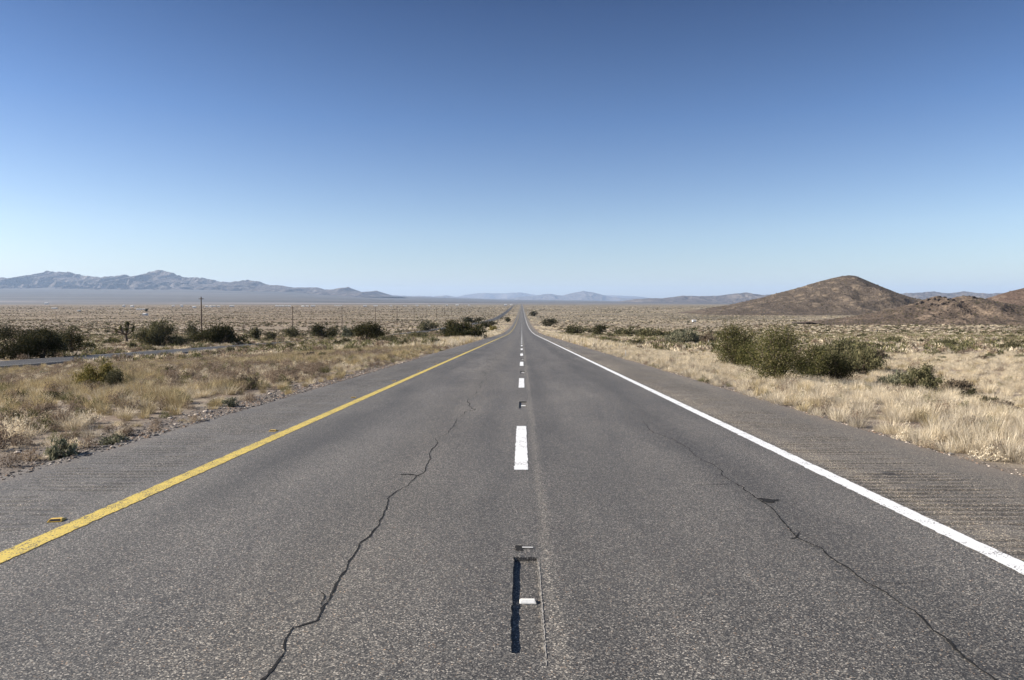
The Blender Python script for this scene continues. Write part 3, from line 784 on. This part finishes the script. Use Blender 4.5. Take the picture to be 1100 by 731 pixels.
# joshua tree
def joshua(px, py, hpx):
    p = at(px, py); H = hpx*MPX(p.y)
    root = empty('joshua_tree', p)
    tag(root, 'joshua tree with spiky tufts, standing beyond the opposite carriageway', 'tree')
    t = MB(); r = random.Random(4); tips = []
    t.tube([(0, 0, -.1), (.03, 0, H*.18), (-.03*H, 0, H*.38)], [.075*H, .055*H, .05*H], 8)
    for a, sp, hz in ((170, .30, .62), (120, .16, .78), (20, .30, .70), (60, .12, .86), (300, .26, .64), (230, .22, .74), (345, .36, .56), (200, .40, .52), (90, .06, .9)):
        e = Vector((math.cos(R(a))*sp*H, math.sin(R(a))*sp*H, hz*H)); m_ = Vector((e.x*.6, e.y*.6, H*.46))
        t.tube([(-.03*H, 0, H*.36), m_, e], [.036*H, .03*H, .026*H], 6); tips.append(e)
    t.build('trunk', M_BARK, root)
    V = []; F = []; g_ = np.random.default_rng(3)
    for e in tips:
        for k in range(90):
            d = Vector(g_.normal(size=3)); d.z = d.z*.7+.35; d.normalize()
            o_ = e + Vector((0, 0, g_.uniform(-.07, .05)*H)); L = H*.12*g_.uniform(.7, 1.1)
            s_ = d.cross(Vector(g_.normal(size=3))).normalized()*H*.011; n = len(V)
            V += [o_-s_, o_+s_, o_+d*L]; F.append((n, n+1, n+2))
    mesh_obj('spiky_leaves', [tuple(v) for v in V], F, M_LEAF['green'], root)
    taken.append((p.x, p.y, 2))
joshua(136, 368.5, 24)

# ------------------------------------------------------------------ medium shrubs scattered over the plain, each its own object
def free(x, y, r=0.5):
    if abs(x) < 7.2 + r: return False
    if abs(x - float(lane_x(y))) < 5.6 + r: return False
    return all((x-a)**2 + (y-b_)**2 > (c+r)**2 for a, b_, c in taken)
protos = []
for i, (kd, stl, w, h) in enumerate([('grey', 'leaf', 1.5, .8), ('dark', 'leaf', 1.7, .9), ('grey', 'feather', 1.4, .9), ('brown', 'feather', 1.3, .7), ('sage', 'leaf', 1.0, .5), ('green', 'leaf', 1.6, 1.0)]):
    protos.append((kd, shrub_single('desert_shrub', w, h, .07, 620, stl, M_LEAF[kd], 50+i)))
LBL = {'grey': 'grey green shrub', 'dark': 'dark green shrub', 'brown': 'dry brown shrub', 'sage': 'pale sage shrub', 'green': 'olive green shrub'}
cnt = 0; tries = 0
while cnt < 262 and tries < 8000:
    tries += 1
    y = 30 * (250/30)**(random.random()**.75); x = random.uniform(-.78, .78)*y
    if not free(x, y, 1.2): continue
    if x > 0 and y < 42: continue
    if fbm(x/22+9, y/22, 2) < (.40 if x < 0 else .45): continue
    kd, me = protos[random.choice([0, 0, 1, 1, 2, 2, 3, 4, 5] if y > 60 else [0, 2, 3, 3, 4, 4])]
    o = bpy.data.objects.new('desert_shrub', me); COL.objects.link(o)
    s = random.uniform(.5, 1.2) * (.62 if y < 60 else (1 if y < 110 else 1.35))
    o.location = (x, y, float(ground_z(x, y))-.03); o.scale = (s*random.uniform(.85, 1.3), s, s*random.uniform(.7, 1.1)); o.rotation_euler.z = random.uniform(0, 6.28)
    side = 'on the plain right of the highway' if x > 0 else ('in the dry median' if x > float(lane_x(y)) else 'beyond the opposite carriageway')
    tag(o, 'small ' + LBL[kd] + ' ' + side, 'shrub', 'small shrubs dotted over the desert')
    taken.append((x, y, .6*s)); cnt += 1

# ------------------------------------------------------------------ grass and ground cover: scattered by geometry nodes
def tuft(n, h, spread, lean, wdt, seed, mat_i=0, segs=2):
    r = np.random.default_rng(seed); V = []; F = []
    for k in range(n):
        a = r.uniform(0, 6.28); q = r.uniform(0, 1)**.6
        b0 = np.array([math.cos(a), math.sin(a), 0])*q*spread
        L = h*r.uniform(.5, 1.1); ln = lean*(.25+q)*r.uniform(.3, 1.3); a2 = a + r.normal(0, .6)
        d = np.array([math.cos(a2)*ln, math.sin(a2)*ln, 1]); d /= np.linalg.norm(d)
        s = np.array([-math.sin(a2+r.normal(0, 1)), math.cos(a2), 0]); s /= np.linalg.norm(s); s *= wdt/2
        m_ = b0 + d*L*.55; tip = b0 + d*L + np.array([math.cos(a2), math.sin(a2), -.4])*L*.16*ln
        i = len(V); V += [b0-s, b0+s, m_+s*.8, m_-s*.8, tip]
        F += [(i, i+1, i+2, i+3), (i+3, i+2, i+4)]
    return V, F, mat_i
def weed(n, w, h, leaf, seed, mat_i):
    V, F, st = shrub_parts(w, h, leaf, n, 'feather', seed)
    nv = len(V)
    return list(V) + [np.array(v) for v in st.v[:360]], [tuple(f) for f in F.tolist()] + [tuple(i+nv for i in f) for f in st.f if max(f) < 360], mat_i
def lump(w, h, seed, mat_i, k=60, size=.15):
    """low poly clump for the far plain: a few tilted leaves"""
    r = np.random.default_rng(seed)
    C = r.normal(size=(k, 3))*np.array([w*.24, w*.24, h*.22]) + np.array([0, 0, h*.42]); C[:, 2] = np.abs(C[:, 2])
    V, F = leaves_at(C, size*w, r, .2, 1.2); V[:, 2] = np.maximum(V[:, 2], -.02)
    return list(V), [tuple(f) for f in F.tolist()], mat_i
def stone(rad, seed, mat_i):
    r = np.random.default_rng(seed); V = []; F = []
    for z, q in ((-.5, .6), (0, 1.0), (.45, .72)):
        for k in range(6):
            a = k*math.pi/3 + r.uniform(-.2, .2); V.append(np.array([math.cos(a)*q, math.sin(a)*q, z*.75])*rad*r.uniform(.8, 1.15))
    V.append(np.array([0, 0, .52*rad]))
    for l in range(2):
        for k in range(6): F.append((l*6+k, l*6+(k+1) % 6, (l+1)*6+(k+1) % 6, (l+1)*6+k))
    for k in range(6): F.append((12+k, 12+(k+1) % 6, 18))
    return V, F, mat_i
def scatter(name, pts, tid, scl, templates, mats, label, cat, zs=None):
    V = []; F = []; T = []; MI = []
    for k, (v, f, mi) in enumerate(templates):
        n = len(V); V += [tuple(p) for p in v]; F += [tuple(int(i)+n for i in q) for q in f]; T += [k]*len(v); MI += [mi]*len(f)
    nt_ = len(V)
    V = np.concatenate([np.array(V, dtype=np.float32), np.asarray(pts, dtype=np.float32)])
    me = bpy.data.meshes.new(name); me.from_pydata(V.tolist(), [], F)
    for m_ in mats: me.materials.append(m_)
    me.polygons.foreach_set('material_index', MI)
    N_ = len(V); r = np.random.default_rng(5)
    def attr(nm, typ, data):
        a = me.attributes.new(nm, typ, 'POINT'); a.data.foreach_set('value', data)
    attr('tid', 'INT', np.concatenate([np.array(T), np.asarray(tid)]).astype(np.int32))
    attr('ispt', 'INT', np.concatenate([np.zeros(nt_), np.ones(len(pts))]).astype(np.int32))
    rot = np.zeros((N_, 3), np.float32); rot[nt_:, 2] = r.uniform(0, 6.283, len(pts)); rot[nt_:, :2] = r.normal(0, .06, (len(pts), 2))
    sc = np.ones((N_, 3), np.float32); sc[nt_:] = np.asarray(scl)[:, None]
    if zs is not None: sc[nt_:, 2] *= zs
    for nm, d in (('rt', rot), ('sc', sc)):
        a = me.attributes.new(nm, 'FLOAT_VECTOR', 'POINT'); a.data.foreach_set('vector', d.ravel())
    o = bpy.data.objects.new(name, me); COL.objects.link(o)
    ng = bpy.data.node_groups.new(name, 'GeometryNodeTree')
    ng.interface.new_socket('Geometry', in_out='INPUT', socket_type='NodeSocketGeometry')
    ng.interface.new_socket('Geometry', in_out='OUTPUT', socket_type='NodeSocketGeometry')
    gi = ng.nodes.new('NodeGroupInput'); go = ng.nodes.new('NodeGroupOutput'); J = ng.nodes.new('GeometryNodeJoinGeometry')
    def named(nm, typ):
        n = ng.nodes.new('GeometryNodeInputNamedAttribute'); n.data_type = typ; n.inputs[0].default_value = nm; return n.outputs[0]
    tA, pA, rA, sA = named('tid', 'INT'), named('ispt', 'INT'), named('rt', 'FLOAT_VECTOR'), named('sc', 'FLOAT_VECTOR')
    for k in range(len(templates)):
        code = ng.nodes.new('ShaderNodeMath'); code.operation = 'MULTIPLY_ADD'
        ng.links.new(pA, code.inputs[0]); code.inputs[1].default_value = 1000.0; ng.links.new(tA, code.inputs[2])
        outs = []
        for val in (k, 1000+k):
            c = ng.nodes.new('FunctionNodeCompare'); c.data_type = 'FLOAT'; c.operation = 'EQUAL'
            ng.links.new(code.outputs[0], c.inputs[0]); c.inputs[1].default_value = val
            for s_ in c.inputs:
                if s_.name == 'Epsilon': s_.default_value = .1
            sp = ng.nodes.new('GeometryNodeSeparateGeometry'); sp.domain = 'POINT'
            ng.links.new(gi.outputs[0], sp.inputs[0]); ng.links.new(c.outputs[0], sp.inputs[1]); outs.append(sp.outputs[0])
        ip = ng.nodes.new('GeometryNodeInstanceOnPoints')
        ng.links.new(outs[1], ip.inputs['Points']); ng.links.new(outs[0], ip.inputs['Instance'])
        e2r = ng.nodes.new('FunctionNodeEulerToRotation'); ng.links.new(rA, e2r.inputs[0]); ng.links.new(e2r.outputs[0], ip.inputs['Rotation'])
        ng.links.new(sA, ip.inputs['Scale']); ng.links.new(ip.outputs[0], J.inputs[0])
    ng.links.new(J.outputs[0], go.inputs[0])
    md = o.modifiers.new('scatter', 'NODES'); md.node_group = ng
    return tag(o, label, cat, kind='stuff')

tk = np.array([(a, b_, c) for a, b_, c in taken])
STP = [at(a, b_) for a, b_ in ((183, 451), (204, 447.5), (211, 447), (221, 443.5), (290, 424), (232, 430), (19, 488), (21, 510))]
def keep(X, Y, margin=.2, edge=5.75, keepc=True, shrubs=True):
    k = (np.abs(X + .1) > edge + margin*0) & (np.abs(X - lane_x(Y)) > 3.75)
    for p_ in STP: k &= (X-p_.x)**2 + ((Y-p_.y+.3)*.7)**2 > .3**2
    if shrubs:
        for a, b_, c in tk[:65]:
            k &= ((X-a)**2 + (Y-b_)**2) > (c*.75)**2
    return k
def rand_area(n, y0, y1, half=.80, extra=4, power=1.0):
    """uniform over the ground between two distances, inside the photographed wedge and a bit beside it"""
    Y = np.sqrt(rng.uniform(y0*y0, y1*y1, n)); X = rng.uniform(-1, 1, n)*(half*Y + extra)
    return X, Y
GM = [M_STRAW, M_STRAW2, M_WEED, M_WEEDG]
# near grass (to 60 m)
T = [tuft(210, .36, .13, .75, .0045, 1, 0), tuft(190, .29, .15, 1.0, .0045, 2, 0), tuft(170, .36, .12, .65, .005, 3, 1), tuft(130, .19, .14, 1.1, .005, 4, 1),
     weed(520, .42, .30, .011, 5, 2), weed(440, .36, .24, .011, 6, 2), weed(440, .34, .22, .011, 7, 3), tuft(200, .23, .19, 1.2, .0045, 8, 0), weed(420, .40, .22, .012, 9, 0)]
X, Y = rand_area(36000, 3, 58, .86, 8)
dR = X - 5.5; dL = -X - 5.8
patch = fbm(X/2.6, Y/2.6, 3); clump_ = fbm(X/.8+3, Y/.8, 2)
den = np.where(X > 0, np.where(dR < 7, .95, .62), np.where(dL < .3, .25, np.where(dL < 1.2, .8, 1.0)))
den = den * np.where((X > 0) & (dR < 7), 1, np.clip((patch-.22)*3.6, np.where((X < 0) & (dL < 6), .62, .3), 1))
den = np.where((X > 0) & (dR < .35), den*.75, den)
k = keep(X, Y, edge=5.6) & (rng.random(len(X)) < den)
X, Y, patch = X[k], Y[k], patch[k]; n = len(X)
u = rng.random(n); kind_ = fbm(X/5+20, Y/5, 2)
tid = np.where(X > 0,
      np.where(u < .40, 0, np.where(u < .62, 1, np.where(u < .68, 2, np.where(u < .84, 7, np.where(u < .93, 8, np.where(u < .965, 4, 6)))))),
      np.where(kind_ > .46, np.where(u < .42, 2, np.where(u < .6, 3, np.where(u < .75, 6, np.where(u < .9, 1, 4)))),
               np.where(u < .26, 4, np.where(u < .46, 5, np.where(u < .58, 7, np.where(u < .70, 1, np.where(u < .80, 8, np.where(u < .9, 3, 6))))))))
sc = rng.uniform(.6, 1.3, n) * np.where((X < 0) & (-X < 7.2), .62, 1)*np.where(X > 0, .88, 1)
sc = np.where((X > 0) & (X < 6.3), sc*.9, sc)
Z = ground_z(X, Y)
scatter('dry_grass', np.stack([X, Y, Z-.01], -1), tid, sc, T, GM, 'dry straw grass and weeds along both road edges', 'grass')
print('near grass', n)
# middle distance
T = [tuft(34, .42, .22, .6, .025, 21, 0), tuft(30, .34, .24, .8, .026, 22, 0), tuft(30, .38, .2, .6, .026, 23, 1), weed(90, .7, .42, .05, 24, 2), weed(90, .6, .34, .05, 25, 3), weed(80, .7, .34, .055, 26, 0), weed(90, .8, .5, .055, 27, 3)]
X, Y = rand_area(60000, 55, 240, .80, 6)
patch = fbm(X/9, Y/9, 3); edge_ = (np.abs(X) < 11)
k = keep(X, Y, edge=5.9) & (rng.random(len(X)) < np.where(edge_, 1, np.clip((patch-.28)*3.2, .1, .95)))
X, Y = X[k], Y[k]; n = len(X); u = rng.random(n); edge_ = np.abs(X) < 11
tid = np.where(edge_, np.where(u < .5, 0, np.where(u < .75, 1, 2)),
      np.where(X > 0, np.where(u < .22, 0, np.where(u < .38, 1, np.where(u < .52, 3, np.where(u < .72, 4, np.where(u < .86, 5, 6))))),
                      np.where(u < .14, 0, np.where(u < .28, 1, np.where(u < .46, 2, np.where(u < .64, 3, np.where(u < .78, 4, np.where(u < .88, 5, 6))))))))
scatter('straw_and_brush', np.stack([X, Y, ground_z(X, Y)-.01], -1), tid, rng.uniform(.8, 1.7, n), T, GM, 'straw grass and low brush over the middle distance', 'grass')
print('mid', n)
# far plain
T = [lump(1.3, .42, 31, 0), lump(1.1, .4, 32, 1), lump(1.2, .55, 33, 2), lump(1.2, .5, 34, 3), lump(1.3, .65, 35, 4)]
FM = [M_STRAW, M_WEED, M_LEAF['grey'], M_LEAF['brown'], M_LEAF['dark']]
Ya = np.exp(rng.uniform(math.log(205), math.log(3200), 130000)); Xa = rng.uniform(-.80, .80, 130000)*Ya
patch = .5*fbm(Xa/60, Ya/40, 4) + .5*fbm(Xa/160, Ya/30, 3)
k = keep(Xa, Ya, edge=7, shrubs=False) & (rng.random(130000) < np.clip((patch-.38)*5.5, .06, 1)) & ((np.abs(Xa) > 14) | (Ya < 900))
X, Y = Xa[k], Ya[k]; n = len(X); u = rng.random(n)
tid = np.where(X > 0, np.where(u < .38, 0, np.where(u < .58, 1, np.where(u < .80, 2, np.where(u < .91, 3, 4)))),
               np.where(u < .20, 0, np.where(u < .50, 1, np.where(u < .74, 2, np.where(u < .90, 3, 4)))))
tid = np.where((np.abs(X) < 16) & (Y < 800), 0, tid)
scatter('distant_scrub', np.stack([X, Y, ground_z(X, Y)-.03], -1), tid, np.exp(rng.normal(-.15, .35, n))*np.clip(Y/900, .8, 1.7), T, FM, 'countless specks of desert scrub covering the far plain', 'scrub', zs=np.clip(1.2 - (np.clip(Y/700, .85, 2.0)-.85)*.3, .6, 1.2))
# scrub and boulders on the hills
pts = []; tid = []; sc = []
for (HX, HYv, Hz), D, cnt_ in ((h1, 1010, 2600), (h2, 455, 2600), (h3, 560, 1900)):
    for _ in range(cnt_):
        i = rng.integers(1, len(HYv)//2+3); j = rng.integers(1, len(HX)-1)
        pts.append((HX[j], HYv[i], Hz[i, j]-.1)); tid.append(rng.choice([0, 1, 1, 2, 3, 3])); sc.append(rng.uniform(.5, 1.25)*(1.3 if D > 900 else .85))
scatter('hill_scrub', pts, tid, sc, [lump(1.3, .9, 41, 1), lump(1.2, .8, 42, 2), stone(.7, 43, 5), stone(.9, 44, 5), lump(1.0, .5, 45, 1)], FM + [plain('hill_boulder', (.085, .065, .052), .9, 3)], 'sparse scrub and boulders over the hills on the right', 'scrub')
# gravel
n = 26000; Y = np.sqrt(rng.uniform(9, 38*38, n)); side = rng.random(n) < .68
X = np.where(side, -5.75 - np.abs(rng.normal(0, .55, n)) + .22, 5.48 + np.abs(rng.normal(0, .16, n)))
Z = np.where(X < EL, ground_z(X, Y), np.maximum(ground_z(X, Y), np.where(X < ER, road_z(Y), -99))); 
tid = rng.integers(0, 4, n); sc = np.exp(rng.normal(0, .45, n))*np.where(side, 1, .8)
scatter('gravel', np.stack([X, Y, Z+.003], -1), tid, sc, [stone(.011, 61, 0), stone(.018, 62, 1), stone(.012, 63, 1), stone(.016, 64, 2)], [M_STONE, M_STONED, plain('brown_gravel', (.24, .17, .12), .9, 30)], 'loose gravel along the pavement edges', 'gravel')

# single stones on the left edge
sme = None
for i, (px, py, w, lb) in enumerate([(183, 451, 4.5, 'round pale stone at the gravel edge beside a green plant'), (204, 447.5, 3.5, 'leftmost of three pale stones lying close together on the gravel edge'), (211, 447, 4.8, 'middle and largest of three pale stones on the gravel edge'), (221, 443.5, 4.6, 'rightmost of three pale stones on the gravel edge'),
      (290, 424, 3.8, 'bright whitish stone at the gravel edge near the dead bushes'), (232, 430, 4.5, 'pale flat stone in the straw behind the gravel edge'), (19, 488, 6.5, 'cream coloured stone in the weeds at the far left'), (21, 510, 5, 'light grey stone in the gravel at the far left')]):
    p = at(px, py); s = w*MPX(p.y)/2*1.25
    v, f, _ = stone(1.0, 80+i, 0)
    o = mesh_obj('stone', [tuple(q) for q in v], f, M_STONE); o.location = p + Vector((0, 0, s*.35)); o.scale = (s*1.15, s, s*.95)
    bv = o.modifiers.new('bevel', 'BEVEL'); bv.width = .15; bv.segments = 2
    tag(o, lb, 'stone', 'pale stones on the left gravel edge')

# ------------------------------------------------------------------ utility poles
def pole():
    root = empty('utility_pole', (0, 0, 0))
    a = MB(); a.tube([(0, 0, -.5), (0, 0, 5), (0, 0, 10.9)], [.19, .16, .125], 10); a.build('pole', M_WOOD, root, True)
    c = MB(); c.box((0, 0, 10.3), (1.3, .10, .11)); ca = c.build('crossarm', M_WOOD, root)
    for x in (-.58, -.25, .25, .58):
        i = MB(); i.tube([(x, 0, 10.37), (x, 0, 10.48), (x, 0, 10.56)], [.05, .07, .03], 8); i.build('insulator', M_IRON, ca)
    return root
def copy_deep(o, parent=None):
    c = o.copy(); COL.objects.link(c); c.parent = parent
    for ch in o.children: copy_deep(ch, c)
    return c
pp = pole()
plab = {0: 'tallest looking and nearest wooden utility pole, by the dark green bush', 1: 'second wooden utility pole, next to the compact dark bush', 2: 'third wooden utility pole, behind the umbrella shaped mesquite'}
for i in range(10):
    o = pp if i == 0 else copy_deep(pp)
    y = 182 + 72*i; x = -86 + (0, .3, -.2, .4)[i % 4]
    o.location = (x, y, float(ground_z(x, y))); o.rotation_euler = (R(random.uniform(-.5, .5)), R(random.uniform(-.6, .6)), R(4))
    tag(o, plab.get(i, 'tiny wooden utility pole far down the line'), 'utility pole', 'utility poles along the opposite carriageway')

# ------------------------------------------------------------------ roadside posts
def post(px, py, hpx, label):
    p = at(px, py); h = hpx*MPX(p.y); root = empty('marker_post', p); w = max(.04, .33*MPX(p.y))
    a = MB(); a.box((0, 0, h/2-.1), (w, .03, h+.2)); a.box((0, 0, h+.02), (w*.7, .03, .06), .5); a.build('post', M_POST, root)
    c = MB(); c.box((0, -.02, h*.86), (w*.8, .006, h*.12)); c.build('reflector', M_CER, root)
    tag(root, label, 'marker post', 'thin white marker posts')
post(672, 385, 8, 'thin pale marker post in the roadside straw, below the three dark bushes')
post(761, 374, 8.5, 'thin white post left of the tall ragged bush')
post(588.5, 352.5, 2.6, 'tiny white marker post in front of the dark flat bush by the road')
post(566.8, 339, 4.5, 'pale marker post at the road edge near the vanishing point')

# ------------------------------------------------------------------ far houses
def house(x, y, w, h, d, roof_h, rz, label, roof=None, name='white_house', group='white houses scattered across the far valley'):
    root = empty(name, (x, y, float(ground_z(x, y))-.2), rz)
    a = MB(); a.box((0, 0, h/2), (w, d, h)); a.build('wall', M_PANEL, root)
    r_ = MB(); e = .4
    r_.add([(-w/2-e, -d/2-e, h+.01), (w/2+e, -d/2-e, h+.01), (w/2+e, d/2+e, h+.01), (-w/2-e, d/2+e, h+.01), (-w/2-e, 0, h+roof_h), (w/2+e, 0, h+roof_h)],
           [(3, 2, 1, 0), (0, 1, 5, 4), (2, 3, 4, 5), (1, 2, 5), (3, 0, 4)])
    r_.build('roof', roof or M_ROOF, root)
    for k in (-.28, .05, .32):
        q = MB(); q.box((k*w, -d/2-.03, h*.55), (w*.09, .05, h*.3)); q.build('window', M_WIN, root)
    tag(root, label, 'house', group)
HS = [(50, 327.4, 4, 2.0, 'small white house left of the other far houses'), (58.5, 332.2, 5, 1.4, 'long low white house below the small far left one'), (85, 334.6, 1.9, 1.4, 'small white shed on the brown plain'),
      (133, 329.8, 2, 2, 'tiny white house above the joshua tree'), (142, 330, 3, 1.8, 'tiny white house right of the one above the joshua tree'), (152, 333, 10, 1.2, 'longest low white building in front of a dark tree'), (156, 339.2, 3, 2.6, 'small pale shed below the long white building'),
      (186, 329.6, 2.4, 1.5, 'tiny white house left of the taller one'), (195, 330, 2.4, 2.4, 'tall looking tiny white house left of the nearest pole'), (208.7, 331, 3.2, 2, 'bright white house just left of the nearest utility pole'),
      (222, 330, 3, 1.5, 'first white house right of the nearest utility pole'), (226.5, 330, 2.6, 1.5, 'second white house right of the nearest utility pole'), (230, 330, 2.6, 1.4, 'third white house right of the nearest utility pole'), (235, 330, 2.8, 1.4, 'fourth white house right of the nearest utility pole'),
      (249, 329.8, 4.4, 1.5, 'wide white house on its own between the two pole gaps')]
row = [(297, 'leftmost'), (300.5, 'second'), (304, 'third'), (307.5, 'fourth'), (311, 'rightmost')]
HS += [(a, 329.6, 2.2, 1.5, lb + ' in the row of white houses left of the second utility pole') for a, lb in row]
HS += [(325.5, 329.6, 2.6, 1.3, 'left one of two white houses right of the second utility pole'), (330, 329.5, 2.4, 1.2, 'right one of two white houses right of the second utility pole'), (336.2, 329.5, 4.4, 1.5, 'wide bright white building left of the third utility pole'),
       (363, 328.9, 8, .9, 'very long white building near the third utility pole'), (392, 329.6, 3.6, 1.5, 'white house above the umbrella shaped mesquite'), (403.5, 329.2, 4, 1.1, 'white house right of the one above the mesquite'),
       (420, 329.2, 2.2, 1.1, 'tiny white house between mesquite and the long grey bush'), (435, 329.2, 3, 1, 'tiny low white house left of the long grey bush'), (448, 329.2, 2.6, 1.3, 'tiny white house above the long grey bush'), (461, 329, 2.2, 1, 'tiny white house right above the long grey bush'),
       (480, 328.8, 2.2, 1.2, 'small white house left above the wide dark bush'), (491, 328.6, 3, 1.6, 'larger white house above the wide dark bush'), (504, 328.7, 2.2, 1, 'small white house right above the wide dark bush'),
       (543, 328.6, 3, 1.5, 'white house beside the far end of the opposite carriageway'), (549, 328.2, 2.4, 1.2, 'white house where the opposite carriageway vanishes')]
for i, (px, py, w, h, lb) in enumerate(HS):
    p = at(px, py); s = MPX(p.y)
    house(p.x, p.y, w*s, h*s*.72, 7, h*s*.34, R(random.uniform(-12, 12)), lb)
p = at(745.5, 346.2); s = MPX(p.y)
house(p.x, p.y, 3.2*s, 2.0*s, 2.2, .8*s, R(8), 'small bright white shed alone on the plain right of the highway', name='white_shed', group='lone shed on the right plain')
def far_tree(px, py, w, h, label):
    p = at(px, py); s = MPX(p.y); root = empty('tree', p)
    V, F, st = shrub_parts(w*s, h*s*.75, .5*s, 420, 'leaf', int(px), trunk=h*s*.25)
    mesh_obj('crown', V, F, M_LEAF['dark'], root)
    t = MB(); t.tube([(0, 0, -.3), (0, 0, h*s*.5)], [.05*w*s, .03*w*s], 6); t.build('trunk', M_BARK, root)
    tag(root, label, 'tree')
far_tree(157.5, 335.5, 4, 3.6, 'dark little tree in front of the longest white building')

# ------------------------------------------------------------------ haze: the air over the valley
hb = MB(); hb.box((0, 0, 0), (1, 1, 1)); hz = hb.build('haze', None)
zlo, zhi = -40.0, 1150.0
hz.scale = (92000, 92000, zhi-zlo); hz.location = (0, 8000, (zlo+zhi)/2)
m = bpy.data.materials.new('haze'); m.use_nodes = True; nt = m.node_tree; nt.nodes.clear()
pv = nt.nodes.new('ShaderNodeVolumePrincipled'); pv.inputs['Color'].default_value = (.54, .72, 1, 1)
pv.inputs['Density'].default_value = 2.3e-5; pv.inputs['Anisotropy'].default_value = 0.1
ou = nt.nodes.new('ShaderNodeOutputMaterial'); nt.links.new(pv.outputs[0], ou.inputs['Volume'])
hz.data.materials.clear(); hz.data.materials.append(m)
tag(hz, 'pale blue desert haze over the valley', 'haze', kind='stuff')
